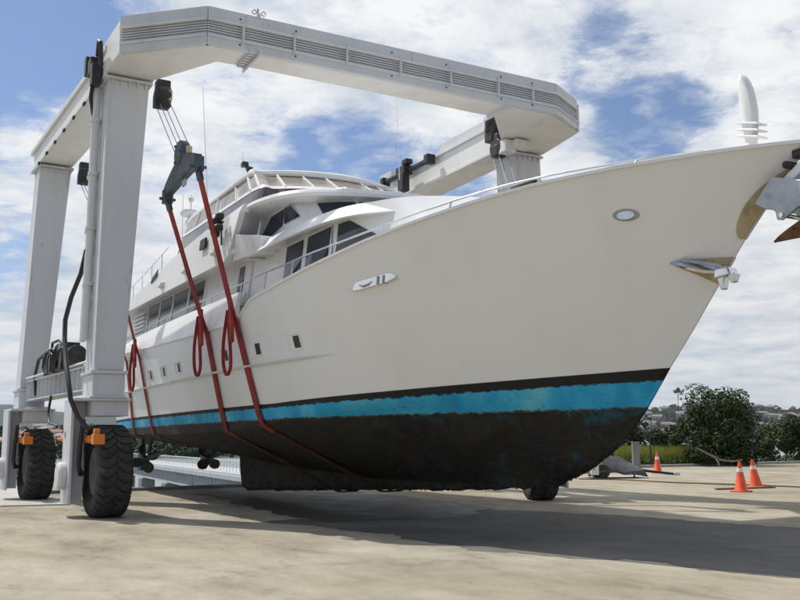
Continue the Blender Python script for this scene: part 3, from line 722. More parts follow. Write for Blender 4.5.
# plywood chafe pad on the stem under the big anchor, stem pocket lower down
def stem_x(z): return lerp_table([(b, a) for a, b in T_stem], z)
for sd in (-1, 1):
    m = MB(); P = []
    for k in range(14):
        t = k/13; z = 3.92+t*.70; dep = .20*math.sin(math.pi*min(1, t*.95+.03))**.6
        P.append((stem_x(z)-dep, z))
    Q = [(stem_x(3.92+k/6*.74)-.005, 3.92+k/6*.74) for k in range(6, -1, -1)]
    pts = [(x, sd*(hull_y(x, z)+.006), z) for x, z in P+Q]
    m.slab(pts, (.3, sd*.95, -.1), .018); m.build('chafe_pad', 'ply', yacht)
    m = MB(); P = [(11.16, 3.66), (11.10, 3.71), (11.25, 3.74), (stem_x(3.72)-.01, 3.72), (stem_x(3.42)-.01, 3.42), (11.35, 3.52)]
    m.slab([(x, sd*(hull_y(x, z)+.005), z) for x, z in P], (.3, sd*.95, 0), .02); m.build('stem_pocket', 'ply', yacht)
m = MB(); m.lathe([(.02, -.26), (.05, -.22), (.05, .22), (.02, .26)], (12.72, 0, 4.62), 'y', 10)
m.box((12.80, 0, 4.76), (.16, .2, .10)); m.build('bow_roller', 'black', yacht, bevel=.02)
# white fin-shaped davit post with three ribs
m = MB()
P = [(12.06, 4.90), (12.05, 5.18), (12.00, 5.41), (11.99, 5.74), (12.00, 5.95), (12.03, 6.02), (12.07, 6.00), (12.12, 5.92), (12.17, 5.80), (12.20, 5.66), (12.22, 5.49), (12.21, 5.34), (12.17, 5.15), (12.15, 4.90)]
rings = []
for yv, sc__ in ((-.07, .55), (-.055, .85), (-.02, 1), (.02, 1), (.055, .85), (.07, .55)):
    rings.append([(12.10+(x-12.10)*sc__, yv, z if z < 5 else z-(1-sc__)*.12*(z-5)) for x, z in P])
m.loft(rings); dv = m.build('davit_post', 'gelcoat', yacht, smooth=60)
m = MB()
for k in range(3): m.ribbon([(11.96, 0, 5.22+k*.085), (12.28, 0, 5.12+k*.085)], .20, .022, Vector((0, 1, 0)))
m.build('collar', 'gelcoat', None, grand=(yacht, dv), bevel=.01)
# running gear: shaft, strut, four-blade propeller, rudder
def prop(cx, cy, cz, rot):
    m = MB(); m.lathe([(.02, -.22), (.09, -.17), (.12, 0), (.12, .12), (.06, .18)], (cx, cy, cz), 'x', 16)
    for k in range(4):
        a = rot+k*math.pi/2; rad = Vector((0, math.cos(a), math.sin(a))); tan = Vector((0, -math.sin(a), math.cos(a))); ax = Vector((1, 0, 0))
        rings = []
        for j in range(9):
            t = j/8; r = .08+t*.40; w = .04+.17*math.sin(math.pi*min(1, t*.9+.1))**.7 if j < 8 else .03
            pit = R(62-36*t); d = (tan*math.cos(pit)+ax*math.sin(pit)); nn = d.cross(rad)
            c = Vector((cx, cy, cz))+rad*r
            rings.append([c-d*w+nn*.0, c+nn*.022, c+d*w, c-nn*.022])
        m.loft(rings)
    return m
for cy in (-1.42, .72):
    m = prop(-11.0, cy, .93, .35 if cy < 0 else .8)
    p = m.build('propeller', 'bronze', yacht, smooth=50)
    m = MB(); m.tube([(-11, cy, .93), (-6, cy*.95, 1.5)], .055, 8); m.bar((-10.6, cy, .95), (-10.4, cy, 1.75), .05, .22, up=Vector((1, 0, 0)))
    m.build('propeller_shaft', 'bronze', yacht, smooth=40)
    m = MB(); m.prism([(-11.75, .55), (-11.35, .55), (-11.3, 1.6), (-11.85, 1.6)], cy-.05, cy+.05, 'xzy'); m.build('rudder', 'bronze', yacht, bevel=.02)
# ================================================================== THE BOAT HOIST
lift = thing('travel_lift', 'tall pale grey wheeled boat lift straddling the yacht, louvred cross beam on top', 'boat lift', (0, .45, 0))
ZB, ZT = 9.3, 10.05
# four legs, outer face upright, inner face tapering
def leg_box(x0, x1, yo, sd, wt, wb, z0=2.95, z1=9.3, yob=None):
    yob = yo if yob is None else yob
    m = MB(); s = sd
    m.hexa([(x0, yob, z0), (x1, yob, z0), (x1, yob-s*wb, z0), (x0, yob-s*wb, z0), (x0, yo, z1-.12), (x1, yo, z1-.12), (x1, yo-s*wt, z1-.12), (x0, yo-s*wt, z1-.12)])
    return m
LEGS = [(-.62, .30, -5.37, -1, .86, .60, -5.42), (-7.9, -7.0, -5.68, -1, .84, .62, -5.88), (-.62, .30, 6.30, 1, .86, .60, 6.35), (-7.9, -7.0, 6.55, 1, .84, .62, 6.6)]
for x0, x1, yo, sd, wt, wb, yob in LEGS:
    m = leg_box(x0, x1, yo, sd, wt, wb, yob=yob); lg = m.build('leg', 'lift_dark' if False else 'lift', lift, bevel=.02)
    m = MB(); yc = yo-sd*wt/2
    m.span((x0-.06, yc-wt/2-.06, ZB-.12), (x1+.06, yc+wt/2+.06, ZB-.06))
    for k in range(5):
        yy = yc-wt/2+.08+k*(wt-.16)/4; m.hexa([(x1+.003, yy-.012, ZB-.25), (x1+.02, yy-.012, ZB-.25), (x1+.02, yy+.012, ZB-.25), (x1+.003, yy+.012, ZB-.25), (x1+.003, yy-.012, ZB-.12), (x1+.07, yy-.012, ZB-.12), (x1+.07, yy+.012, ZB-.12), (x1+.003, yy+.012, ZB-.12)])
    m.build('flange', 'lift', None, grand=(lift, lg), bevel=.006)
    m = MB(); ycb = yob-sd*wb/2
    m.span((x0-.1, ycb-wb/2-.07, 2.87), (x1+.1, ycb+wb/2+.07, 2.94)); m.span((x0-.04, ycb-wb/2-.02, 2.42), (x1+.05, ycb+wb/2+.02, 2.87)); m.span((x0-.1, ycb-wb/2-.07, 2.38), (x1+.1, ycb+wb/2+.07, 2.42))
    m.build('leg_foot', 'lift', None, grand=(lift, lg), bevel=.012)
# pipes running down the outer rear corner of the near leg
for sd, yo in ((-1, -5.37), (1, 6.30)):
    m = MB()
    for dx, dy, r in ((-.30, .12, .085), (-.62, .10, .06)):
        m.tube([(dx, yo+sd*dy, 9.15), (dx, yo+sd*dy, 6), (dx, yo+sd*(dy+.03), 3.6)], r, 12)
        for z in (8.4, 7.2, 6.0, 4.8): m.tube([(dx, yo+sd*dy, z-.04), (dx, yo+sd*dy, z+.04)], r+.03, 12); m.span((dx-.03, yo, z-.03), (dx+.03, yo+sd*dy, z+.03))
    m.build('riser_pipe', 'lift_white', lift, smooth=40)
# sill beams between the legs
for sd, ya, yb in ((-1, -5.08, -5.52), (1, 6.02, 6.25)):
    m = MB()
    m.bar((-7.0, yb, 2.86), (-.62, ya, 2.86), .30, .46); m.bar((-7.1, yb, 3.12), (-.62, ya, 3.12), .48, .05); m.bar((-7.1, yb, 2.61), (-.62, ya, 2.61), .46, .04)
    m.bar((-8.1, yb-.02, 2.86), (-7.9, yb-.02, 2.86), .34, .46)
    sb = m.build('sill_beam', 'lift', lift, bevel=.012)
    for k in range(15):
        x = -6.8+k*.43; y = yb+(ya-yb)*(x+7)/6.4
        m = MB(); m.box((x, y+sd*.19, 2.86), (.025, .10, .44)); m.build('stiffener', 'lift', None, grand=(lift, sb))
    m = MB(); m.tube([(-7.2, yb+sd*.24, 3.20), (-.7, ya+sd*.24, 3.20)], .035, 8); m.build('pipe', 'lift_white', None, grand=(lift, sb))
# side beams on top
for sd in (-1, 1):
    if sd < 0: q = [(.32, -5.40), (-8.0, -5.72), (-8.0, -4.84), (.32, -4.48)]
    else: q = [(.32, 5.0), (-8.0, 5.2), (-8.0, 6.3), (.32, 6.0)]
    m = MB(); zt = 9.80 if sd < 0 else 9.98
    m.loft([[(x, y, ZB) for x, y in q], [(x, y, zt) for x, y in q]]); sbm = m.build('side_beam', 'lift_bounce', lift, bevel=.012)
    m = MB(); oy = (-5.45, -5.78) if sd < 0 else (4.96, 5.14); e = -.05 if sd < 0 else -.05
    m.hexa([(.3, oy[0], ZB-.06), (-8.2, oy[1], ZB-.06), (-8.2, oy[1]+.05, ZB-.06), (.3, oy[0]+.05, ZB-.06), (.3, oy[0], ZB+.02), (-8.2, oy[1], ZB+.02), (-8.2, oy[1]+.05, ZB+.02), (.3, oy[0]+.05, ZB+.02)])
    m.hexa([(.3, oy[0]-.02, zt), (-8.2, oy[1]-.02, zt), (-8.2, oy[1]+.3, zt), (.3, oy[0]+.3, zt), (.3, oy[0]-.02, zt+.12), (-8.2, oy[1]-.02, zt+.12), (-8.2, oy[1]+.3, zt+.12), (.3, oy[0]+.3, zt+.12)])
    m.build('edge_trim', 'lift_white', None, grand=(lift, sbm), bevel=.005)
    m = MB()
    if sd < 0:
        m.bm.free()
        for k in range(7):
            x = -6.8+k*1.05; y = -5.47-.33*(-x)/8.3; m = MB(); m.box((x, y, ZB-.10), (.16, .06, .07)); m.build('bracket', 'black', None, grand=(lift, sbm), bevel=.015)
    else:
        m.tube([(-5.9, 4.82, 9.88), (-3.2, 4.80, 9.88)], .085, 12); m.box((-4.6, 4.78, 9.90), (.55, .32, .30)); m.box((-4.3, 4.72, 10.12), (.30, .25, .16)); m.box((-4.5, 4.70, 9.50), (.34, .26, .60)); m.box((-3.1, 4.80, 9.88), (.24, .3, .3)); m.box((-5.9, 4.82, 9.88), (.2, .3, .28))
        m.build('winch', 'black', None, grand=(lift, sbm), bevel=.03)
# end housings on the port side beam (step in its silhouette)
for q0, q1 in (((-2.9, 5.05, 10.10), (.2, 5.5, 10.34)), ((-6.7, 5.05, 10.10), (-5.9, 5.6, 10.32))):
    m = MB(); m.span(q0, q1); m.build('cable_tray', 'lift', lift, bevel=.01)
# cross beam: cranked in plan, ahead of the legs
front = [(1.50, -5.42), (2.78, -4.02), (3.02, 4.62), (2.45, 5.75)]
back = [(-.70, 6.38), (-.70, 5.02), (.34, 5.00), (2.08, 3.45), (2.0, -2.9), (1.95, -3.55), (.34, -4.42), (-.70, -4.42), (-.70, -5.45), (.32, -5.45)]
end = [(2.15, 6.05), (.34, 6.38)]
m = MB(); poly = front+end+back
inn = [(x-.09, y) for x, y in front]
m.prism(inn+end+back, ZB+.002, ZT-.03)
cb_ = m.build('cross_beam', 'lift_bounce', lift, bevel=.01)
def band(name, z0, z1, out, mat, extra=0):
    m = MB()
    for (a, b) in zip(front, front[1:]):
        d = Vector((b[0]-a[0], b[1]-a[1], 0)).normalized(); n = Vector((d.y, -d.x, 0))
        A = Vector((*a, 0)); B = Vector((*b, 0))
        m.slab([A-n*.10+Vector((0, 0, z0)), B-n*.10+Vector((0, 0, z0)), B-n*.10+Vector((0, 0, z1)), A-n*.10+Vector((0, 0, z1))], n, .10+out)
    return m.build(name, mat, None, grand=(lift, cb_), bevel=.004)
band('top_band', ZT-.24, ZT, .03, 'lift')
band('rail_band', ZT-.29, ZT-.24, .065, 'lift_white')
band('bottom_band', ZB-.03, ZB+.13, .02, 'lift')
band('lower_rail', ZB+.13, ZB+.17, .05, 'lift_white')
m = MB()
for (a, b) in zip(front, front[1:]):
    for k in range(5):
        z = ZB+.205+k*.055
        m.bar((a[0]-.02, a[1], z), (b[0]-.02, b[1], z), .05, .026)
m.build('louvres', 'lift', None, grand=(lift, cb_))
for t in (-3.3, -2.2, -1.0, .3, 1.6, 2.9, 3.9):
    x = 2.78+(t+4.02)/8.64*.24; m = MB(); m.span((x-.06, t-.02, ZB+.1), (x+.075, t+.02, ZT-.2)); m.build('post', 'lift', None, grand=(lift, cb_))
for t in (-3.35, -2.15, .1, 1.5, 3.0, 3.9):
    x = 2.78+(t+4.02)/8.64*.24
    for q0, q1 in (((x+.02, t-.025, ZT-.155), (x+.045, t+.005, ZT-.125)), ((x+.01, t-.025, ZB+.055), (x+.035, t+.005, ZB+.085))):
        m = MB(); m.span(q0, q1); m.build('bolt', 'black', None, grand=(lift, cb_))
m = MB(); m.span((2.80, -3.02, ZT-.02), (2.88, -2.95, ZT+.05)); m.build('ring_bracket', 'lift', None, grand=(lift, cb_))
m = MB(); m.span((1.95, -3.0, ZB-.12), (3.0, -2.95, ZB+.001))
for k in range(7): m.span((2.05+k*.13, -3.16, ZB-.07), (2.11+k*.13, -2.99, ZB+.001))
m.build('splice_flange', 'lift', None, grand=(lift, cb_), bevel=.008)
m = MB(); m.span((1.95, 3.21, ZB-.12), (3.0, 3.25, ZB+.001))
m.build('splice_flange', 'lift', None, grand=(lift, cb_), bevel=.008)
m = MB()
for dy in (-.10, .10):
    m.tube([(2.85+0*.0, -2.98+dy+.045*math.cos(a), ZT+.08+.045*math.sin(a)) for a in [2*math.pi*k/14 for k in range(14)]], .014, 6, closed=True)
m.tube([(2.85, -3.0, ZT), (2.85, -3.0, ZT+.16)], .02, 6)
m.build('lifting_ring', 'galv', None, grand=(lift, cb_), smooth=60)
m = MB()   # end frame on the port end of the cross beam
m.slab([(2.44, 5.76, ZB+.02), (2.16, 6.06, ZB+.02), (2.16, 6.06, ZT-.06), (2.44, 5.76, ZT-.06)], (.75, .65, 0), .035)
m.bar((2.40, 5.86, ZT-.1), (2.40, 5.86, ZB+.1), .05, .05)
m.build('end_frame', 'lift', None, grand=(lift, cb_), bevel=.01)
# cross beam winch housings at the port leg
m = MB(); m.box((.75, 4.75, 9.1), (.55, .35, .34)); m.box((1.05, 5.05, 9.15), (.3, .5, .22)); m.build('winch_housing', 'lift_white', lift, bevel=.03)
# hydraulic manifolds at the head of the near leg
m = MB(); m.box((-.35, -5.56, 9.62), (.42, .24, .34)); m.box((-.05, -5.58, 9.35), (.24, .2, .5)); m.box((-.62, -5.58, 9.72), (.2, .26, .42)); m.tube([(-.1, -5.55, 9.8), (.35, -5.62, 9.95), (.75, -5.66, 9.75), (.6, -5.6, 9.3)], .05, 8); m.tube([(-.2, -5.6, 9.3), (-.3, -5.62, 8.9), (-.32, -5.52, 8.4)], .045, 8)
m.build('valve_block', 'black', lift, bevel=.015)
# power pack standing on the near sill beam
m = MB(); m.box((-3.0, -5.35, 3.42), (1.05, .5, .5)); m.box((-4.3, -5.4, 3.36), (.8, .46, .36)); m.lathe([(.1, -.3), (.22, -.28), (.22, .28), (.1, .3)], (-2.2, -5.35, 3.45), 'x', 14)
m.box((-2.9, -5.35, 3.73), (.5, .36, .14))
for k, (xa, xb, hh) in enumerate(((-4.9, -3.9, 3.62), (-4.55, -3.2, 3.70), (-4.2, -3.6, 3.58), (-3.5, -2.3, 3.66), (-3.2, -2.7, 3.72), (-2.9, -2.0, 3.60))):
    m.tube([(xa, -5.58-.02*k, 3.16), (xa-.06, -5.63, 3.40), (xa+.08, -5.63, hh), ((xa+xb)/2, -5.60, hh+.05), (xb, -5.55, hh-.12), (xb+.05, -5.5, 3.3)], .026, 8)
for k in range(5): m.box((-4.7+k*.55, -5.55, 3.24+.05*(k % 2)), (.20, .16, .18))
m.tube([(-5.9, -5.62, 2.7), (-5.95, -5.66, 3.2), (-5.6, -5.64, 3.62), (-4.7, -5.55, 3.75), (-4.2, -5.45, 3.55)], .045, 8)
m.tube([(-4.6, -5.5, 3.6), (-3.8, -5.6, 3.88), (-2.9, -5.6, 3.86), (-2.6, -5.5, 3.7)], .035, 8)
m.build('power_pack', 'black', lift, bevel=.02)
m = MB(); m.tube([(-3.6, -5.6, 2.6), (-3.55, -5.66, 2.2), (-3.2, -5.68, 1.95), (-2.6, -5.6, 1.85)], .03, 8)
m.tube([(-.62, -5.50, 5.6), (-.80, -5.56, 5.1), (-1.0, -5.70, 4.6), (-1.0, -5.8, 4.1), (-.85, -5.82, 3.7), (-.3, -5.86, 3.1), (.1, -5.86, 2.7), (.3, -5.84, 2.35), (.35, -5.7, 2.0), (.55, -5.5, 1.72)], .05, 10)
m.build('hydraulic_hose', 'hose', lift, smooth=60)
# wheel units
def lug_tyre(w, r):
    m = MB(); hw = w/2
    prof = [(r*.50, -hw*.80), (r*.60, -hw*.96), (r*.78, -hw*1.0), (r*.90, -hw*.98), (r*.955, -hw*.86), (r*.965, -hw*.4), (r*.967, 0), (r*.965, hw*.4), (r*.955, hw*.86), (r*.90, hw*.98), (r*.78, hw*1.0), (r*.60, hw*.96), (r*.50, hw*.80)]
    m.lathe(prof, (0, 0, 0), 'y', 56, closed_prof=True)
    N = 30
    for k in range(N):
        for sd in (-1, 1):
            a0 = 2*math.pi*(k+(.5 if sd > 0 else 0))/N; rings = []
            for j in range(9):
                t = j/8; yy = sd*(.01+t*(hw*1.0-.01)); sk = .10*math.sin(t*math.pi*1.0)+.05*t
                ro = r*(1.0 if t < .8 else 1.0-.05*(t-.8)/.2*1.4); ri = r*.93 if t < .85 else r*.88
                wd = .072*(1-.10*math.cos(t*6))
                A = a0+sk-wd; B = a0+sk+wd
                c = lambda aa, rr: (rr*math.sin(aa), yy, rr*math.cos(aa))
                rings.append([c(A-.012, ri), c(B+.012, ri), c(B, ro), c(A, ro)])
            rings.append([((rr*.985)*math.sin(aa), sd*hw*1.03, rr*.985*math.cos(aa)) for aa, rr in ((A, r*.84), (B, r*.84), (B, r*.90), (A, r*.90))])
            m.loft(rings)
    return m
TYR_R, TYR_W = .935, .66
def wheel_unit(cx, cy, side, twist=0.0):
    """one-sided fork outboard of the tyre; side -1 starboard; returns nothing, parts hang on the lift"""
    rot = Matrix.Rotation(twist, 4, 'Z')
    def place(o, is_sub=False):
        if not is_sub: o.location = Vector((cx, cy, 0))-lift.b; o.rotation_euler = (0, 0, twist)
    zero = Root(); zero.b = Vector(); zero.o = lift.o
    s = side
    m = lug_tyre(TYR_W, TYR_R); bmesh.ops.translate(m.bm, vec=(0, 0, TYR_R-.02), verts=m.bm.verts)
    wh = m.build('tyre', 'tyre', zero, smooth=35); place(wh)
    m = MB(); m.lathe([(.47, -.27), (.49, -.26), (.49, .26), (.47, .27), (.40, .25), (.36, .12), (.18, .10), (.12, .16), (.10, .16)] if False else
                      [(.08, -.20), (.20, -.17), (.36, -.12), (.44, -.24), (.50, -.275), (.50, .275), (.44, .24), (.36, .12), (.20, .17), (.08, .20)], (0, 0, TYR_R-.02), 'y', 32)
    for k in range(10): a = 2*math.pi*k/10; m.tube([(.28*math.cos(a), -.19, TYR_R-.02+.28*math.sin(a)), (.28*math.cos(a), .19, TYR_R-.02+.28*math.sin(a))], .022, 6)
    rm = m.build('rim', 'lift_dark', zero, smooth=35); rm.parent = wh
    # fork: outboard plate, flanged, with a cap over the tyre
    m = MB(); yo = s*.74; yi = s*.40
    def bx(a, b): m.span((a[0], min(a[1], b[1]), a[2]), (b[0], max(a[1], b[1]), b[2]))
    bx((-.80, yi, .30), (-.36, yo-s*.06, 2.30)); bx((-.86, yo-s*.06, .27), (-.02, yo, 2.32)); 
    bx((-.86, yo, 2.32), (.34, -s*.36, 2.38)); bx((-.60, yi, 2.02), (.26, -s*.33, 2.32))
    fk = m.build('fork', 'lift', zero, bevel=.012); place(fk)
    m = MB(); m.lathe([(.10, 0), (.26, 0), (.28, .03), (.28, .12), (.24, .16), (.08, .17)], (0, 0, 0), 'y', 28)
    if s < 0: bmesh.ops.scale(m.bm, vec=(1, -1, 1), verts=m.bm.verts)
    bmesh.ops.translate(m.bm, vec=(-.44, yo, .82), verts=m.bm.verts); h = m.build('hub_motor', 'lift_white', zero, smooth=40); h.parent = fk
    m = MB(); m.lathe([(.30, 2.38), (.36, 2.38), (.36, 2.44), (.32, 2.50), (.32, 2.52)], (-.15, 0, -.08), 'z', 28); nk = m.build('swivel_neck', 'lift', zero, smooth=35); nk.parent = fk
    m = MB(); m.tube([(-.02, s*.50, 1.95), (.02, s*.55, 1.5), (.02, s*.56, 1.05), (-.08, s*.50, .85), (-.2, s*.42, .88)], .045, 8); hz = m.build('hose', 'hose', zero, smooth=60); hz.parent = fk
    m = MB()
    m.tube([(-3.6, s*.38, 1.58), (-1.9, s*.38, 1.57), (.9, s*.39, 1.55)], .035, 8)
    m.tube([(-2.9, s*.38, 1.575), (-1.5, s*.38, 1.565)], .08, 12); m.tube([(-.70, s*.39, 1.56), (.85, s*.39, 1.55)], .08, 12)
    m.box((.98, s*.40, 1.55), (.20, .22, .20)); m.box((.96, s*.43, 1.70), (.12, .11, .11))
    st = m.build('steering_cylinder', 'orange', zero, bevel=.012); st.parent = fk
WHEELS = [(.03, -5.02, -1, 0), (-6.68, -5.42, -1, R(2)), (1.15, 5.25, 1, R(-26)), (-6.7, 6.1, 1, 0)]
for w in WHEELS: wheel_unit(*w)
# slewing gear between neck and leg foot: short dark motor beside each neck
m = MB()
for cx, cy, s, t in WHEELS[:2]: m.box((cx-1.0, cy-.1, 2.52), (.5, .35, .22))
m.build('slew_motor', 'black', lift, bevel=.03)
# small data plate stickers on the fork
m = MB(); m.span((-.62+.0, -5.775, 1.60), (-.52, -5.762, 1.72)); m.build('sticker', 'tan', lift)

# upper sheave blocks
def upper_block(P, name='hoist_block', tilt=0.0):
    x, y, z = P; m = MB()
    m.lathe([(.10, -.16), (.25, -.15), (.27, -.08), (.27, .08), (.25, .15), (.10, .16)], (x, y, z), 'y', 22)
    m.box((x, y, z+.20), (.26, .30, .36)); m.box((x-.02, y, z-.08), (.30, .34, .30))
    b = m.build(name, 'black', lift, bevel=.02, smooth=40)
    m = MB(); m.box((x+.20, y+.10, z), (.10, .12, .24)); m.build('sheave', 'tan', None, grand=(lift, b), bevel=.02)
UB = [(.15, -4.18, 9.02), (-6.85, -4.50, 9.02), (.55, 4.72, 9.15), (-6.8, 4.9, 9.0)]
for P in UB: upper_block(P)
m = MB(); m.box((.30, 4.70, 9.60), (.34, .32, .42)); m.lathe([(.16, 0), (.18, .05), (.18, .40), (.1, .44)], (.30, 4.66, 9.66), 'z', 18); m.build('hoist_motor', 'black', lift, bevel=.02, smooth=40)

# ------------------------------------------------------------------ spreader bars with hook block and wires, slings
def spreader(label, ub, A, B, ctr):
    A, B, ctr = Vector(A), Vector(B), Vector(ctr)
    t = thing('spreader_bar', label, 'spreader bar', tuple(ctr), group='spreader bars of the boat lift')
    d = (B-A).normalized(); L = (B-A).length
    m = MB(); rings = []
    for k in range(13):
        f = k/12; p = A.lerp(B, f); bulge = .15*math.sin(math.pi*f)
        hh = .11+.13*math.sin(math.pi*f)
        p = p+Vector((0, 0, bulge))
        rings.append([p+Vector((0, -.08, -hh)), p+Vector((0, .08, -hh)), p+Vector((0, .08, hh)), p+Vector((0, -.08, hh))])
    m.loft(rings)
    for e in (A, B): m.box(e+Vector((0, 0, -.10)), (.17, .20, .30)); m.tube([e+Vector((0, -.17, -.15)), e+Vector((0, .17, -.15))], .035, 10)
    m.build('beam', 'block', t, bevel=.02, smooth=30)
    c = A.lerp(B, .5)+Vector((-.05, 0, .48)); m = MB()
    m.lathe([(.08, -.12), (.25, -.10), (.28, -.06), (.28, .06), (.25, .10), (.08, .12)], tuple(c), 'y', 26); m.box(c+Vector((0, 0, -.28)), (.30, .16, .34))
    for a in (0, 2.1, 4.2): m.tube([c+Vector((.2*math.cos(a), -.14, .2*math.sin(a))), c+Vector((.2*math.cos(a), .14, .2*math.sin(a)))], .03, 8)
    hb = m.build('hook_block', 'block', t, bevel=.012, smooth=40)
    m = MB(); m.box(c+Vector((.27, .05, .0)), (.12, .12, .2)); m.build('sheave', 'tan', None, grand=(t, hb), bevel=.02)
    m = MB(); q = A.lerp(B, .55)+Vector((0, 0, -.12))
    for k in range(2): m.tube([q+Vector((.06*math.cos(a)+k*.12, 0, -.06+.07*math.sin(a))) for a in [2*math.pi*j/12 for j in range(12)]], .018, 6, closed=True)
    m.build('shackle', 'galv', t, smooth=60)
    m = MB(); U = Vector(ub)
    for k, (dx, dy) in enumerate(((-.20, -.10), (-.09, .08), (.05, -.09), (.19, .09))):
        m.tube([U+Vector((dx, dy, -.1)), c+Vector((dx*1.1, dy, .1))], .010, 5)
    m.build('hoist_rope', 'rope', t)
    return t
SP = []
A1, B1 = (.80, -4.17, 6.70), (2.72, -4.12, 6.90)
A2, B2 = (-6.3, -4.2, 6.75), (-4.5, -4.2, 6.80)
A3, B3 = (.80, 4.4, 6.3), (2.75, 4.35, 6.3); A4, B4 = (-7.9, 4.45, 6.5), (-6.0, 4.45, 6.5)
spreader('dark teal spreader bar right of the tall near leg, carrying two red slings', UB[0], A1, B1, (1.7, -4.1, 6.8))
spreader('dark spreader bar half hidden behind the near leg of the lift', UB[1], A2, B2, (-5.4, -4.2, 6.8))
spreader('dark spreader bar beyond the yacht, beneath the right leg of the lift', UB[2], A3, B3, (1.7, 4.4, 6.3))
spreader('dark spreader bar on the far side of the yacht, at its aft end', UB[3], A4, B4, (-7, 4.4, 6.5))

def sling(label, top, x1, x2, port_top, tail=True, w=.22):
    """red web sling: from spreader end over the bulwark, down the topsides, round the bottom and up the far side"""
    pts = []; side = []
    z0 = zs(x1)-.02 if x1 > 2.05 else 3.95
    def P(x, z, s): return Vector((x, s*(hull_y(x, max(z, zbot(x)+.02))+.022), z))
    pts.append(Vector(top)); n = 7
    s1 = P(x1, z0-.15, -1)+Vector((0, -.03, 0)); 
    for k in range(1, n): pts.append(Vector(top).lerp(s1, k/n))
    zc = lerp_table(T_zc, x2)
    for k in range(9): f = k/8; x = x1+(x2-x1)*f; z = z0-.15+(zc-z0+.15)*f; pts.append(P(x, z, -1)+Vector((0, -.015 if k < 8 else 0, 0)))
    nch = len(pts)-1; ch = pts[-1].copy(); kx = x2+.55 if x2 > -5 else x2; kb = Vector((kx, -.19, zbot(kx)-.05 if kx > -5.4 else zbot(kx)-.03))
    def straight(A, B, sgn):
        out = []
        for k in range(1, 11):
            p = A.lerp(B, k/10); lim = zroot(p.x)+.001
            yy = hull_y(p.x, max(p.z, lim)) if p.z > zbot(p.x) else 0
            if abs(p.y) < yy+.035 and k < 10: p = Vector((p.x, sgn*(yy+.035), p.z))
            out.append(p)
        return out
    pts += straight(ch, kb, -1)
    nlow = len(pts); low = pts[-1]; pts.append(Vector((low.x, .19, low.z)))
    pts += straight(pts[-1], Vector((x2, hull_y(x2, zc)+.04, zc)), 1)
    for k in range(1, 7): f = k/6; x = x2+(x1-x2)*f; z = zc+(z0-zc)*f; pts.append(P(x, z, 1)+Vector((0, .02, 0)))
    pts.append(Vector(port_top))
    m = MB(); m.ribbon(pts, w, .025, Vector((1, 0, 0)))
    base = tuple(pts[0])
    t = thing('lifting_sling', label, 'sling', base, group='red lifting slings round the yacht')
    m.bm.free(); m = MB(); m.ribbon(pts[:nch+2], w, .025, Vector((1, 0, 0))); m.build('strap', 'web', t, smooth=50)
    m = MB(); m.ribbon(pts[nch+1:nlow+11], w, .025, Vector((1, 0, 0))); m.build('lower_strap', 'web_low', t, smooth=50)
    m = MB(); m.ribbon(pts[nlow+10:], w, .025, Vector((1, 0, 0))); m.build('strap', 'web', t, smooth=50)
    if tail:
        k0 = Vector((x1-.12, -(hull_y(x1, z0)+.12), z0-.10)); top_pt = k0+Vector((.05, -.02, .30))
        L = []
        for a, b in ((.02, .32), (-.10, .0), (-.20, -.35), (-.16, -.75), (.05, -.98), (.26, -.82), (.22, -.45), (.12, -.1), (.10, .25)):
            L.append(Vector((k0.x+a, k0.y-.05, k0.z+b)))
        Lx = []
        for i in range(len(L)-1):
            p0, p1, p2, p3 = L[max(0, i-1)], L[i], L[i+1], L[min(len(L)-1, i+2)]
            for q in range(4):
                f = q/4; Lx.append(0.5*((2*p1)+(-p0+p2)*f+(2*p0-5*p1+4*p2-p3)*f*f+(-p0+3*p1-3*p2+p3)*f**3))
        m = MB(); m.ribbon(Lx+[L[-1]], .065, .02, Vector((0, 1, 0))); m.build('slack_loop', 'web', t, smooth=50)
        m = MB(); m.ribbon([k0+Vector((.12, -.03, .45)), k0+Vector((.20, -.035, .1)), k0+Vector((.26, -.04, -.35))], .15, .07, Vector((1, 0, 0))); m.build('wrapped_tail', 'web', t, bevel=.02)
    m = MB(); m.ribbon([Vector(top)+Vector((0, 0, .04)), Vector(top).lerp(s1, .07)], w+.03, .06, Vector((1, 0, 0))); m.build('end_sleeve', 'black', t, bevel=.01)
sling('red sling hanging from the lower left end of the teal spreader bar', (A1[0], A1[1], A1[2]-.2), .42, .38, (A3[0], A3[1], A3[2]-.2))
sling('foremost red sling, from the upper right end of the teal spreader bar', (B1[0], B1[1], B1[2]-.2), 2.25, 2.35, (B3[0], B3[1], B3[2]-.2))
sling('aftmost red sling, partly hidden beside the near leg of the lift', (A2[0], A2[1], A2[2]-.2), -7.7, -8.2, (A4[0], A4[1], A4[2]-.2), tail=False, w=.16)
sling('second red sling from the stern, just right of the lift leg, with doubled loop', (B2[0], B2[1], B2[2]-.2), -5.9, -5.75, (B4[0], B4[1], B4[2]-.2), w=.15)

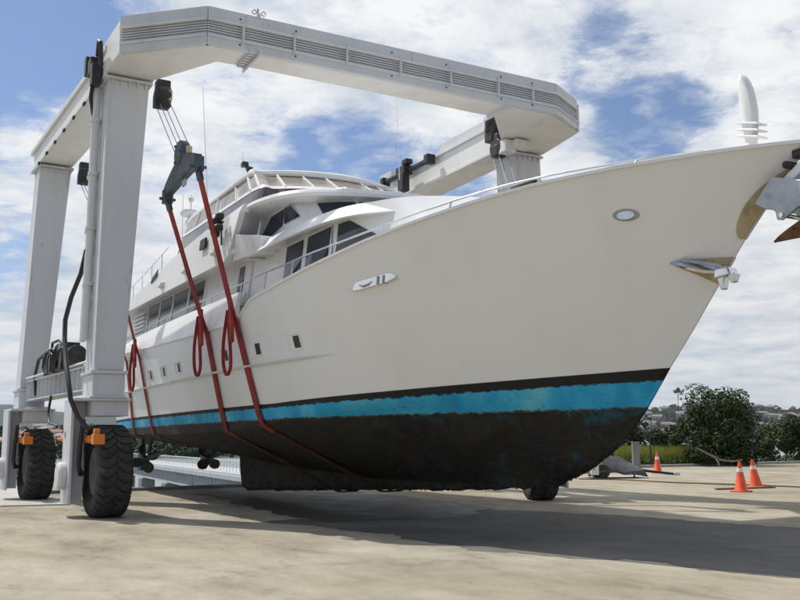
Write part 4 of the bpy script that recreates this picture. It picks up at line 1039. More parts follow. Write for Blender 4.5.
# ------------------------------------------------------------------ anchors
an = thing('bow_anchor', 'big stainless steel anchor with rusty fluke housed at the very bow, above the plywood pad', 'anchor', (12.75, 0, 4.4))
for s in (-1, 1):
    m = MB(); m.slab([(12.25, s*.19, 4.26), (12.52, s*.19, 4.53), (12.88, s*.19, 4.40), (13.35, s*.19, 4.36), (13.30, s*.19, 4.12), (12.85, s*.19, 4.09), (12.62, s*.19, 3.98), (12.55, s*.19, 4.00), (12.54, s*.19, 4.09), (12.50, s*.19, 4.13), (12.40, s*.19, 4.16)], (0, s, 0), .03)
    m.build('cheek_plate', 'steel', an, bevel=.008)
m = MB(); m.bar((12.5, 0, 4.40), (13.7, 0, 4.22), .10, .14); m.build('shank', 'steel', an, bevel=.015)
m = MB(); m.tube([(12.62, -.24, 4.04), (12.62, .24, 4.04)], .028, 12); m.build('pivot_pin', 'chrome', an, smooth=60)
m = MB(); m.hexa([(12.60, -.15, 4.48), (12.95, -.15, 4.70), (13.05, -.15, 4.66), (12.75, -.15, 4.44), (12.60, .15, 4.48), (12.95, .15, 4.70), (13.05, .15, 4.66), (12.75, .15, 4.44)]); m.build('roller_cheek', 'gelcoat', an, bevel=.01)
m = MB(); rings = []      # one-piece dished fluke
for k in range(13):
    t = k/12; x = 12.33+1.25*t; wy = .01+.42*t**.9; hz_ = .01+.30*t**.8
    rings.append([(x, -wy*.25, 3.79), (x, -wy, 3.80+hz_*.75), (x, -wy*.85, 3.80+hz_), (x, 0, 3.80+hz_*.35), (x, wy*.85, 3.80+hz_), (x, wy, 3.80+hz_*.75), (x, wy*.25, 3.79)])
m.loft(rings); m.build('fluke', 'rust', an, smooth=40)
m = MB(); m.box((13.25, 0, 3.98), (.22, .55, .2)); m.build('crown', 'rust', an, bevel=.03)
sa = thing('stowed_anchor', 'small polished anchor stowed in the stem pocket below the big bow anchor', 'anchor', (11.6, 0, 3.6))
m = MB(); rings = []
for k in range(9):
    t = k/8; x = 11.16+.52*t; z = 3.71-.12*t; w_ = .012+.085*math.sin(math.pi*min(1, t*.8+.05)); y0 = -(hull_y(x, z)+.03)
    rings.append([(x, y0, z+.004-w_*.2), (x, y0-.02, z-w_), (x, y0-.05, z-w_*.6), (x, y0-.03, z+.02)])
m.loft(rings); m.build('fluke', 'chrome', sa, smooth=30)
m = MB(); m.bar((11.25, -(hull_y(11.25, 3.7)+.06), 3.735), (11.70, -.22, 3.60), .05, .045); m.build('shank', 'steel', sa, bevel=.01)
m = MB(); m.hexa([(11.60, -.26, 3.44), (11.86, -.26, 3.46), (11.86, -.06, 3.46), (11.60, -.06, 3.44), (11.62, -.25, 3.58), (11.82, -.25, 3.57), (11.82, -.07, 3.57), (11.62, -.07, 3.58)]); m.build('crown', 'chrome', sa, bevel=.025)
for x_ in (11.70, 11.86):
    m = MB(); m.hexa([(x_-.03, -.22, 3.30+(x_-11.7)*.4), (x_+.03, -.22, 3.30+(x_-11.7)*.4), (x_+.03, -.14, 3.30+(x_-11.7)*.4), (x_-.03, -.14, 3.30+(x_-11.7)*.4), (x_-.06, -.24, 3.48), (x_+.05, -.24, 3.48), (x_+.05, -.10, 3.48), (x_-.06, -.10, 3.48)]); m.build('tip', 'chrome', sa, bevel=.015)

#@@SITE
# ================================================================== GROUND, QUAY, WATER
m = MB()
# yard sheet (yard coordinates): land everywhere ahead of the quay face
QF = -9.6
def sheet(mb, x0, x1, y0, y1, z, nx=1, ny=1):
    for i in range(nx):
        for j in range(ny):
            a, b = x0+(x1-x0)*i/nx, x0+(x1-x0)*(i+1)/nx; c, d = y0+(y1-y0)*j/ny, y0+(y1-y0)*(j+1)/ny
            mb.face([(a, c, z), (b, c, z), (b, d, z), (a, d, z)])
poly = [(QF, -60), (90, -60), (90, 60), (-9, 60), (-60, 45), (-60, 26), (QF-10, 14), (QF, 9.0)]
vs = [m.bm.verts.new((x, y, 0)) for x, y in poly]; m.bm.faces.new(vs)
g = structure(m, 'ground', 'ground', 'yard', recalc=False)
if g.data.polygons[0].normal.z < 0: g.data.flip_normals()
m = MB()       # quay wall under the edge of the yard, with a notch of darker stone
m.span((QF-.35, -60, -4.5), (QF, 9.2, -.004)); structure(m, 'quay_wall', 'quay', 'yard')
m = MB(); m.prism([(QF, 9.0), (QF-10, 14), (-60, 26), (-60, 45), (-59, 46), (QF+5, 12)], -4.5, -.01); structure(m, 'shore_bank', 'kerb', 'yard')
m = MB(); m.prism([(-6.5, -3.1), (2.2, -3.6), (60, -9.0), (60, 14), (20, 17), (2, 11), (-6.5, 8.5)], .004, .008) if False else None
m.bm.free()
# sealed strip, its dark tone and outline painted to deepen the yacht's shadow
m = MB(); P = [(3.2, -2.7), (6.0, -2.0), (8.3, -1.9), (10.6, -1.1), (13.3, -.45), (20, 1.2), (46, 7), (46, 20), (30, 12), (20, 8), (14, 6.0), (10.6, 4.9), (8.2, 3.9), (5.5, 3.5), (3.4, 2.6), (2.2, .9), (2.4, -1.0)]
N = []
for i in range(len(P)):
    a, b = P[i], P[(i+1) % len(P)]
    k = max(2, int(math.dist(a, b)/.12))
    for q in range(k):
        t = q/k; x = a[0]+(b[0]-a[0])*t; y = a[1]+(b[1]-a[1])*t
        w = noise.fractal(Vector((x*.6, y*.6, 3)), .7, 2.2, 6)*.45; w2 = noise.fractal(Vector((x*.8, y*.8, 9)), .7, 2.2, 6)*.35; N.append((x+w, y+w2))
m.bm.faces.new([m.bm.verts.new((x, y, .004)) for x, y in N]); a = structure(m, 'shadow_sealed_strip', 'shadow_asphalt', 'yard', recalc=False)
if a.data.polygons[0].normal.z < 0: a.data.flip_normals()
m = MB(); P = [(-8.5, -.9), (-5, -1.1), (-1, -1.6), (2, -2.0), (3.8, -1.7), (4.4, -.4), (4.0, 1.2), (3, 2.6), (-2, 3.1), (-7, 3.0), (-9.2, 2.0), (-9.3, -.5)]  # dark patch painted below the yacht to deepen its cast shadow
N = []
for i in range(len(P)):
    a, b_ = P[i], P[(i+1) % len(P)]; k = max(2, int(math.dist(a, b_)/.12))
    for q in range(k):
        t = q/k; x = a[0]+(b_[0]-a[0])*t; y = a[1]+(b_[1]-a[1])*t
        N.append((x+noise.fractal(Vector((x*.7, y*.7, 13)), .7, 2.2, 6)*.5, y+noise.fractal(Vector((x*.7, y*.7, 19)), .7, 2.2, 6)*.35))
m.bm.faces.new([m.bm.verts.new((x, y, .008)) for x, y in N]); a = structure(m, 'hull_shadow_patch', 'hull_shadow', 'yard', recalc=False)
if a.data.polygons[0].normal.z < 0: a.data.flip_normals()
# concrete apron and starboard finger pier under the far wheel
m = MB(); m.prism([(-4.4, -6.45), (-4.0, -4.95), (-9.5, -4.85), (-9.5, -8.0)], .004, .03); m.prism([(-48, -8.0), (-48, -4.85), (-9.5, -4.85), (-9.5, -8.0)], -.6, .0305)
structure(m, 'pier', 'quay', 'yard', bevel=.01)
m = MB()
for k in range(6): m.box((-13-k*6.5, -6.4, -2.5), (.7, .7, 4))
structure(m, 'pier_piles', 'pile', 'yard', bevel=.03)
# port side finger jetty of steel girders
jt = thing('steel_jetty', 'pale steel girder jetty with rail, seen under the yacht hull behind the propellers', 'jetty', (-16, 3.2, -3))
J0, J1 = Vector((-13.5, 3.05, 0)), Vector((-52, 6.6, 0)); dJ = (J1-J0).normalized(); nJ = Vector((-dJ.y, dJ.x, 0))
def jb(m, z0, z1, off, w, a=0.0, b=1.0):
    A, B = J0.lerp(J1, a)-nJ*0+nJ*off*(-1), J0.lerp(J1, b)-nJ*off
    m.bar(A+Vector((0, 0, (z0+z1)/2)), B+Vector((0, 0, (z0+z1)/2)), w, z1-z0)
m = MB(); jb(m, -.02, .16, 0, .5); jb(m, -.62, -.55, 0, .45); jb(m, -.56, -.02, 0, .04); jb(m, .16, .24, .8, 1.9); jt_g = m.build('girder', 'galv', jt)
for k in range(60):
    m = MB(); p = J0.lerp(J1, k/60.)+nJ*.12; m.box(p+Vector((0, 0, -.28)), (.03, .2, .52), Matrix.Rotation(math.atan2(dJ.y, dJ.x), 3, 'Z')); m.build('rib', 'galv', jt)
m = MB(); jb(m, .24, .29, .1, .04); jb(m, .70, .74, .1, .04)
for k in range(75):
    p = J0.lerp(J1, k/75.)-nJ*.1; m.box(p+Vector((0, 0, .50)), (.03, .03, .42), Matrix.Rotation(math.atan2(dJ.y, dJ.x), 3, 'Z'))
m.build('railing', 'lift_white', jt)
for k in range(5): m = MB(); p = J0.lerp(J1, .19+k*.2); m.box(p+Vector((0, 0, -2.3)), (.8, .8, 3.3)); m.build('pile', 'pile', jt, bevel=.03)
# dark timber fender and rubble edge along the quay face
m = MB(); m.span((QF-.1, -4.7, -.02), (QF+.25, 8.5, .10)); structure(m, 'quay_edge', 'pile', 'yard', bevel=.02)
# water
m = MB(); m.face([(-6000, -200, -2.6), (6000, -200, -2.6), (6000, 9000, -2.6), (-6000, 9000, -2.6)]); structure(m, 'water', 'water', recalc=False)
# seabed land beyond the kerb: planted verge in world coordinates
def gw(x, y): return (x, y)
kerb_pts = [(-3.0, 44.5), (5, 45.0), (9.5, 45.8), (13, 46.6), (17, 48.5), (22, 51.5), (30, 57), (45, 66)]
m = MB()
for a, b in zip(kerb_pts, kerb_pts[1:]): m.bar((*a, .06), (*b, .06), .28, .14)
structure(m, 'kerb', 'kerb', bevel=.02)
m = MB(); fr = kerb_pts; bk = [(45, 78), (30, 70), (22, 64), (17, 60.5), (13, 58.5), (9.5, 57.5), (5, 57), (-3, 56.5)]
m.bm.faces.new([m.bm.verts.new((x, y, .02)) for x, y in fr+bk]); v_ = structure(m, 'planted_verge', 'soil', recalc=False)
if v_.data.polygons[0].normal.z < 0: v_.data.flip_normals()
m = MB()   # extra yard land to the far right under the verge
m.bm.faces.new([m.bm.verts.new(p) for p in ((-6, 38, -.004), (60, 38, -.004), (60, 84, -.004), (28, 72, -.004), (12, 60.5, -.004), (-6, 58, -.004))])
structure(m, 'shore_land', 'soil', recalc=False)
m = MB(); m.prism([(-6, 58), (12, 60.5), (28, 72), (60, 84), (60, 90), (28, 77), (12, 65), (-6, 62)], -4, -.05); structure(m, 'shore_rocks', 'kerb')

# ------------------------------------------------------------------ foliage
def leaf_mesh(m, centres, n, size, attr, flat=.5, stretch=1.0):
    for _ in range(n):
        c, r = random.choice(centres)
        while True:
            v = Vector((random.uniform(-1, 1), random.uniform(-1, 1), random.uniform(-1, 1)))
            if .001 < v.length < 1: break
        v = v.normalized()*(v.length**.35)
        p = Vector(c)+Vector((v.x*r, v.y*r, v.z*r*.85))
        nrm = (v+Vector((random.uniform(-.8, .8), random.uniform(-.8, .8), random.uniform(-.3, 1.0)))).normalized()
        t = nrm.cross(Vector((random.uniform(-1, 1), random.uniform(-1, 1), random.uniform(-1, 1)))).normalized(); b = nrm.cross(t)
        s = size*random.uniform(.55, 1.3)
        q = [p-t*s*stretch, p-b*s*flat, p+t*s*stretch, p+b*s*flat]
        f = m.bm.faces.new([m.bm.verts.new(w) for w in q])
        attr.append(min(1, max(0, random.gauss(.42, .25))))
def finish_leaf(o, attr, per=4):
    at = o.data.attributes.new('leaf', 'FLOAT', 'FACE')
    at.data.foreach_set('value', attr[:len(o.data.polygons)])
def blob_centres(c, rx, ry, rz, n, rmin, rmax, base=0.0):
    out = []
    for _ in range(n):
        a = random.uniform(0, 2*math.pi); u_ = random.uniform(-.85, 1); k = random.uniform(.35, 1)
        s = math.sqrt(max(0, 1-u_*u_*.8))
        out.append(((c[0]+rx*k*s*math.cos(a), c[1]+ry*k*s*math.sin(a), c[2]+rz*u_*k), random.uniform(rmin, rmax)))
    return out
def tree(name, label, cat, base, rx, ry, h, leaves, size, mat, blobs=26, group=None, trunk=.12, low=.15, stretch=1.0):
    t = thing(name, label, cat, base, 'world', group=group)
    cz = base[2]+h*(1+low)/2; cs = blob_centres((base[0], base[1], cz), rx*.78, ry*.78, h*(1-low)/2*.82, blobs, min(rx, ry)*.22, min(rx, ry)*.42)
    m = MB(); at = []; leaf_mesh(m, cs, leaves, size, at, .45, stretch)
    cr = m.build('crown', mat, t, recalc=False); finish_leaf(cr, at)
    m = MB()
    m.tube([(base[0], base[1], base[2]), (base[0]+.1, base[1], base[2]+h*.25), (base[0]+.05, base[1]+.1, base[2]+h*.55)], [trunk, trunk*.7, trunk*.35], 8)
    for c, r in cs[::3]:
        s = Vector((base[0]+.05, base[1], base[2]+h*random.uniform(.12, .35))); e = Vector(c); mid = s.lerp(e, .5)+Vector((0, 0, .08*h))
        m.tube([s, mid, e], [trunk*.4, trunk*.25, trunk*.1], 6)
    m.build('trunk', 'bark', t, smooth=60)
    return t
def px(x, d, y=None):
    """point on the ground plane seen in image column x at depth d (layout helper for far planting)"""
    return ((x-400)/911.0*d, d)
X, Y = px(717, 48.5); tree('bushy_tree', 'large rounded dark green bush tree behind the kerb, above the orange cones', 'tree', (X, Y, .02), 2.4, 2.2, 4.2, 21000, .10, 'leaf_dark', 74, trunk=.16, low=-.08)
m_extra = []
for (pxx, d, rx, h, lab, n, mt) in (
        (700, 47.6, .9, 1.5, 'small dense shrub at the left foot of the big bush tree', 2400, 'leaf_dark'),
        (733, 48.0, 1.2, 1.3, 'low dense shrub in front of the trunk of the big bush tree', 3000, 'leaf_dark'),
        (783, 54, 1.7, 2.6, 'loose grey-green shrub right of the big dark bush tree', 4200, 'leaf_mid'),
        (806, 53, 1.6, 3.3, 'taller olive shrub cut by the right edge of the view', 4200, 'leaf_dark'),
        (762, 52.5, 1.2, 1.5, 'low dark shrub tucked against the right foot of the big bush tree', 2600, 'leaf_dark'),
        (838, 56, 2.3, 3.6, 'broad shrub beyond the right edge of the view, past the olive shrub', 3600, 'leaf_mid'),
        (666, 50.5, 1.3, 2.6, 'narrow dark shrub left of the big bush tree, beside the long grass', 2600, 'leaf_dark'),
        (628, 52, 1.5, 3.0, 'dark shrub close behind the bow of the yacht, left of the long grass', 3000, 'leaf_dark'),
        (575, 53, 2.2, 3.0, 'wide shrub hidden behind the yacht hull', 2500, 'leaf_mid')):
    X, Y = px(pxx, d); tree('shrub', lab, 'shrub', (X, Y, .02), rx, rx, h, n, .10, mt, 20, 'shrubs on the verge behind the kerb', .06, -.05)
# low weeds by the kerb, individual clumps too many to count
m = MB(); at = []; cs = []
for k in range(60):
    x = random.uniform(8, 27); yb = lerp_table([(5, 45), (9.5, 45.8), (13, 46.6), (17, 48.5), (22, 51.5), (30, 57)], x)+random.uniform(.4, 1.8)
    cs.append(((x, yb, .18), random.uniform(.2, .42)))
leaf_mesh(m, cs, 9000, .055, at); o = m.build('ground_cover', 'leaf_mid', None, recalc=False); finish_leaf(o, at); o['kind'] = 'stuff'
# long yellow-green grass
m = MB(); at = []
for k in range(15000):
    d = random.uniform(48.5, 54); x = px(random.uniform(612, 690), d)[0]; h = random.uniform(.5, 1.15); b = Vector((x, d, .0))
    lean = Vector((random.gauss(0, .22), random.gauss(0, .22), 0)); w = .022
    a = b+Vector((-w, 0, 0)); c = b+Vector((w, 0, 0)); mid = b+lean*.4+Vector((0, 0, h*.6)); tip = b+lean+Vector((0, 0, h))
    vs = [m.bm.verts.new(p) for p in (a, c, mid+Vector((w*.8, 0, 0)), mid-Vector((w*.8, 0, 0)))]; m.bm.faces.new(vs); at.append(random.uniform(0, .8))
    v5 = m.bm.verts.new(tip); m.bm.faces.new((vs[3], vs[2], v5)); at.append(random.uniform(.3, 1))
o = m.build('long_grass', 'grass', None, recalc=False); finish_leaf(o, at); o['kind'] = 'stuff'
# fallen bare branch hanging in front of the bush tree
m = MB(); m.tube([px(694, 45.9)+(.98,), px(706, 45.8)+(.66,), px(718, 45.7)+(.36,), px(730, 45.7)+(.28,), px(740, 45.8)+(.36,)], [.03, .05, .055, .045, .03], 7)
m.tube([px(712, 45.8)+(.5,), px(716, 45.5)+(.25,), px(716, 45.3)+(.1,)], [.03, .03, .02], 6)
X, Y = px(715, 45.8); single(m, 'dead_branch', 'wood', 'pale bare fallen branch lying in front of the big bush tree', 'branch', (X, Y, 0), 'world', smooth=60)
# posts
X, Y = px(648.7, 46.5); m = MB(); m.tube([(X, Y, 0), (X+.01, Y, 1.75)], [.04, .035], 8); m.box((X, Y, 1.76), (.1, .1, .03)); single(m, 'thin_post', 'black', 'thin dark post standing in the long grass left of the single cone', 'post', (X, Y, 0), 'world')
X, Y = px(634, 46.2); m = MB(); m.box((X, Y, .62), (.34, .26, 1.24)); m.box((X, Y, 1.26), (.38, .3, .05)); single(m, 'service_pillar', 'pile', 'squat grey service pillar behind the tarpaulin heap', 'pillar', (X, Y, 0), 'world', bevel=.02)

# ------------------------------------------------------------------ traffic cones
def cone(base, rz, label, h, lean=(0, 0), bw_=.19):
    t = thing('traffic_cone', label, 'traffic cone', base, 'world', rz, 'orange traffic cones on the yard')
    t.b = Vector(); z = Root(); z.b = Vector(); z.o = t.o
    m = MB(); m.lathe([(bw_*1.0, .035), (bw_*.92, .05), (.035, h), (.0251, h+.003)], (0, 0, 0), 'z', 28); c = m.build('cone_body', 'cone', z, smooth=40)
    m = MB(); m.box((0, 0, .022), (bw_*2.25, bw_*2.25, .042)); bb = m.build('foot', 'cone', z, bevel=.012)
    def rad(q): return bw_*.92+(.035-bw_*.92)*(q-.05)/(h-.05)
    m = MB(); a, b = h*.66, h*.79; m.lathe([(rad(a)+.004, a), (rad(b)+.004, b)], (0, 0, 0), 'z', 28); m.build('reflective_band', 'cone_white', z, smooth=40)
    t.o.rotation_euler = (lean[0], lean[1], rz)
C1 = ((655-400)/911*38.8, 38.8); C2 = (9.35, 25.3); C3 = (10.55, 27.3)
cone((C1[0], C1[1], 0), .3, 'single orange cone farther back by the kerb, beside the trailer drawbar', .88)
cone((C2[0], C2[1], .0), .5, 'orange cone at the front left of the close pair, standing upright', .82)
cone((C3[0], C3[1], .03), .9, 'orange cone at the rear right of the close pair, leaning to the left', .80, (R(-3), R(-9)))
m = MB(); m.bar((9.0, 26.3, .03), (11.0, 27.1, .03), .12, .05); single(m, 'timber_offcut', 'wood', 'low weathered timber lying on the ground at the feet of the paired cones', 'timber', (10, 26.6, 0), 'world', bevel=.01)
pts = []
for k in range(60):
    f = k/59; x = 8.9+(10.2-8.9)*f*1.0+f*6; yv = 33.5-f*7.0+1.0*math.sin(f*7); pts.append((6.5+f*6.5+.3*math.sin(f*11), 33.6-f*7.6+.5*math.sin(f*6), .02))
m = MB(); m.tube(pts, .022, 6); single(m, 'rope', 'rust', 'brown rope lying across the yard from the trailer drawbar to the paired cones', 'rope', pts[0], 'world', smooth=60)
# ------------------------------------------------------------------ trailer with tarpaulin heap
TX, TY = 8.15, 34.6
tr = thing('boat_trailer', 'low dark trailer with drawbar and jockey stand, behind the bow of the yacht', 'trailer', (TX, TY, 0), 'world')
m = MB(); m.bar((TX-.9, TY-.3, .30), (TX+1.05, TY-.05, .28), .08, .08); m.bar((TX-.9, TY+.5, .30), (TX+1.05, TY+.05, .28), .08, .08); m.bar((TX+.9, TY, .28), (TX+2.1, TY-.5, .14), .09, .09); m.bar((TX-.8, TY-.3, .3), (TX-.8, TY+.5, .3), .08, .08)
m.build('frame', 'black', tr, bevel=.01)
m = MB(); m.bar((TX+.62, TY-.12, .30), (TX+.60, TY-.14, .02), .05, .05); m.bar((TX+.5, TY-.14, .02), (TX+.74, TY-.14, .02), .09, .03); m.build('jockey_stand', 'black', tr)
m = MB(); m.box((TX+2.1, TY-.5, .15), (.24, .1, .1)); m.build('coupling', 'galv', tr, bevel=.02)
for dy in (-.48, .68):
    m = MB(); m.lathe([(.05, -.08), (.13, -.07), (.16, -.09), (.25, -.09), (.27, -.05), (.27, .05), (.25, .09), (.16, .09), (.13, .07), (.05, .08)], (TX-.65, TY+dy, .27), 'y', 24); m.build('wheel', 'tyre', tr, smooth=40)
m = MB(); ng = 22; grid = []
for i in range(ng+1):
    row = []
    for j in range(ng+1):
        u_, v__ = i/ng, j/ng; x = -1.15+u_*2.2; y = -.75+v__*1.5
        ridge = 1.0*max(0, 1-abs(x+.55)/(.62 if x < -.55 else 1.65))**.85
        z = max(.05 if (u_ in (0, 1) or v__ in (0, 1)) else .28, (ridge*.82+.28)*max(0, 1-abs(y)/.80)**.55)
        z += .05*noise.noise(Vector((x*3, y*3, 0)))
        row.append(m.bm.verts.new((TX+x-.05, TY+y+.15, max(.02, z))))
    grid.append(row)
for i in range(ng):
    for j in range(ng): m.bm.faces.new((grid[i][j], grid[i+1][j], grid[i+1][j+1], grid[i][j+1]))
o = single(m, 'tarpaulin', 'tarp', 'grey tarpaulin peaked over a load on the dark trailer', 'tarpaulin', (TX, TY, .3), 'world', smooth=50)
md = o.modifiers.new('thick', 'SOLIDIFY'); md.thickness = .015
m = MB(); m.box((TX-.98, TY-.62, .62), (.42, .14, .10), Matrix.Rotation(R(-12), 3, 'Y')); m.box((TX-.98, TY-.62, .35), (.30, .12, .42)); single(m, 'white_cooler', 'cone_white', 'small white lidded box beside the tarpaulin heap', 'box', (TX-.98, TY-.62, .14), 'world', bevel=.02)

# ================================================================== HILLS AND TOWN ACROSS THE WATER
def hill(name, pts, mat, depth, amp, rough=.03, z0=-3.0, seed=0):
    """ridge following pts [(x, y, height)], with a front slope running down to the water"""
    m = MB(); n = 140; rows = []
    L = [0]
    for a, b in zip(pts, pts[1:]): L.append(L[-1]+math.dist(a[:2], b[:2]))
    for i in range(n+1):
        s = L[-1]*i/n; k = 0
        while k < len(L)-2 and s > L[k+1]: k += 1
        f = (s-L[k])/(L[k+1]-L[k]); a, b = pts[k], pts[k+1]
        f2 = f*f*(3-2*f)
        x, y, h = a[0]+(b[0]-a[0])*f, a[1]+(b[1]-a[1])*f, a[2]+(b[2]-a[2])*f2
        col = []
        for j in range(13):
            t = j/12; yy = y-depth*(1-t); hh = z0+(h-z0)*(t**.8)
            nz = noise.fractal(Vector((x*rough*.3, yy*rough*.3, seed)), 1.0, 2.0, 5)*amp*min(1, t*3)
            col.append(m.bm.verts.new((x*(1-(1-t)*depth/max(1, y)), yy, hh+nz)))
        col.append(m.bm.verts.new((x, y+depth*.6, z0)))
        rows.append(col)
    for a, b in zip(rows, rows[1:]):
        for j in range(13): m.bm.faces.new((a[j], b[j], b[j+1], a[j+1]))
    o = structure(m, name, mat, smooth=80); return o
def H(pxx, pyy, d): return ((pxx-400)/911.0*d, d, 1.5+(439.5-.008*(pxx-400)-pyy)/905.0*d)
hill('distant_hills', [H(-260, 408, 2600), H(-120, 402, 2600), H(0, 404, 2600), H(25, 405, 2600), H(60, 413, 2600), H(130, 412, 2600), H(250, 418, 2600), H(420, 416, 2600)], 'hill_far', 600, 9, .006, seed=3)
hill('near_shore_hill', [H(-260, 424, 330), H(-100, 428, 330), H(0, 430, 330), H(50, 432, 330), H(120, 432, 330), H(260, 436, 330), H(330, 437, 330)], 'hill_near', 110, 1.2, .05, z0=-3.2, seed=5)
hill('suburban_hill', [H(300, 428, 1800), H(480, 420, 1800), H(600, 418, 1800), H(650, 415, 1800), H(700, 408, 1800), H(760, 410, 1800), H(805, 413, 1800), H(900, 406, 1800), H(1060, 410, 1800)], 'hill_near', 420, 8, .008, z0=-3.0, seed=9)
# houses on the hills: wall, roof, windows
def house(base, w, d, h, rz, wall, roof, label, hip=False):
    t = thing('house', label, 'house', base, 'world', rz, 'houses on the hills across the water'); z = Root(); z.b = Vector(); z.o = t.o
    m = MB(); m.box((0, 0, h/2-1), (w, d, h+2)); m.build('wall', wall, z)
    m = MB(); e = .06*w
    if hip: m.loft([[(-w/2-e, -d/2-e, h), (w/2+e, -d/2-e, h), (w/2+e, d/2+e, h), (-w/2-e, d/2+e, h)], [(-w*.2, -.1, h*1.45), (w*.2, -.1, h*1.45), (w*.2, .1, h*1.45), (-w*.2, .1, h*1.45)]])
    else: m.prism([(-d/2-e, h), (d/2+e, h), (0, h*1.42)], -w/2-e, w/2+e, 'yzx')
    m.build('roof', roof, z)
    nwin = 3
    for k in range(nwin):
        m = MB(); m.box((-w/2+w*(k+.5)/nwin, -d/2-.02, h*.55), (w/nwin*.5, .06, h*.38)); m.build('window', 'pane', z)
walls = ['wall_white', 'wall_cream', 'wall_cream', 'wall_brick', 'wall_white']; roofs = ['roof_grey', 'roof_red', 'roof_grey', 'roof_grey']
def ray_z(obj_pts): pass
bpy.context.view_layer.update()
dg = bpy.context.evaluated_depsgraph_get()
def drop(x, y, names):
    best = None
    for nme in names:
        o = bpy.data.objects.get(nme)
        hit, loc, nn, _ = o.ray_cast(Vector((x, y, 800)), Vector((0, 0, -1)))
        if hit and (best is None or loc.z > best): best = loc.z
    return best
cw = {'wall_white': 'white', 'wall_cream': 'cream', 'wall_brick': 'brick'}; cr_ = {'roof_grey': 'grey', 'roof_red': 'terracotta'}
spots = []
for k in range(62):
    pxx = random.uniform(636, 812); d = random.uniform(1400, 1770); spots.append((pxx, d, 1))
for k in range(16):
    pxx = random.uniform(-10, 78); d = random.uniform(240, 325); spots.append((pxx, d, 0))
spots.sort(key=lambda s: s[0])
built = []
for pxx, d, kind in spots:
    x, y = px(pxx, d); z = drop(x, y, ['suburban_hill'] if kind else ['near_shore_hill'])
    if z is None: continue
    if z < -1: z = -.8
    wl = random.choice(walls); rf = random.choice(roofs); hip = random.random() < .5
    sc_ = 1.6 if kind else .42
    if any(abs(q[0]-pxx) < 3.5 and abs(q[1]-d) < 30*sc_ for q in built): continue
    built.append((pxx, d, kind, wl, rf, hip, x, y, z, random.uniform(8, 13)*sc_, random.uniform(6, 8)*sc_, random.uniform(3.4, 5.5)*sc_, random.uniform(-.5, .5)))
ORD = 'first second third fourth fifth sixth seventh eighth ninth tenth eleventh twelfth thirteenth fourteenth fifteenth sixteenth seventeenth eighteenth nineteenth twentieth'.split()
ORD += ['twenty-'+q for q in ORD[:9]]
seen = {}
for pxx, d, kind, wl, rf, hip, x, y, z, w, dd, h, rz in built:
    key = (kind, wl, rf); seen[key] = seen.get(key, 0)+1
    house((x, y, z+(2.5 if kind else .4)), w, dd, h, rz, wl, rf, '%s %s house with %s roof from the left on the %s' % (ORD[seen[key]-1], cw[wl], cr_[rf], 'right-hand hill' if kind else 'left-hand shore'), hip)
# wooded cover on the near hills: too many trees to count
def woods(name, hillname, rng, dr, n, rmin, rmax, mat='leaf_hill', per=46, leafs=1.0):
    m = MB(); at = []
    for k in range(n):
        pxx = random.uniform(*rng); d = random.uniform(*dr); x, y = px(pxx, d); z = drop(x, y, [hillname])
        if z is None: continue
        r = random.uniform(rmin, rmax); tone = random.gauss(.4, .22)
        for q in range(per):
            v = Vector((random.gauss(0, 1), random.gauss(0, 1), random.gauss(0, 1))).normalized()*r*random.uniform(.7, 1.05)
            p = Vector((x, y, max(z, -2.6)+r*.75))+Vector((v.x, v.y, v.z*.9)); s = r*.34*leafs
            t = v.cross(Vector((random.uniform(-1, 1), random.uniform(-1, 1), random.uniform(-1, 1)))).normalized(); b = (v.normalized()+Vector((random.uniform(-.5, .5), random.uniform(-.5, .5), .3))).cross(t).normalized()
            m.bm.faces.new([m.bm.verts.new(p+t*s*a_+b*s*b_) for a_, b_ in ((-1, -.6), (.3, -1), (1, .5), (-.4, 1))]); at.append(min(1, max(0, tone+random.gauss(0, .12))))
    o = m.build(name, mat, None, recalc=False); finish_leaf(o, at); o['kind'] = 'stuff'; return o
woods('suburb_woods', 'suburban_hill', (560, 920), (1385, 1800), 1900, 3.0, 7.5, per=60, leafs=.75)
woods('shore_woods', 'near_shore_hill', (-90, 300), (224, 332), 900, .6, 1.7, per=60, leafs=.75)
# tall pine on the skyline, left of the big bush
X, Y = px(679, 1780); zz = drop(X, Y, ['suburban_hill']) or 40
tree('skyline_pine', 'lone dark pine sticking up above the hill, left of the big bush tree', 'tree', (X, Y, zz-1), 9.0, 8.0, 44, 1600, 1.5, 'leaf_hill', 14, trunk=.9, low=.6)
# haze
m = MB(); m.span((-5500, -180, -60), (5500, 8500, 420))
hz = m.build('haze', 'lift', None); hz['kind'] = 'stuff'
hm = bpy.data.materials.new('thin_air'); hm.use_nodes = True; nt = hm.node_tree; nt.nodes.clear()
out = nt.nodes.new('ShaderNodeOutputMaterial'); pv = nt.nodes.new('ShaderNodeVolumePrincipled')
pv.inputs['Density'].default_value = 0.00006; pv.inputs['Color'].default_value = (.80, .88, 1, 1); pv.inputs['Anisotropy'].default_value = .2
nt.links.new(pv.outputs[0], out.inputs['Volume']); hz.data.materials.clear(); hz.data.materials.append(hm)

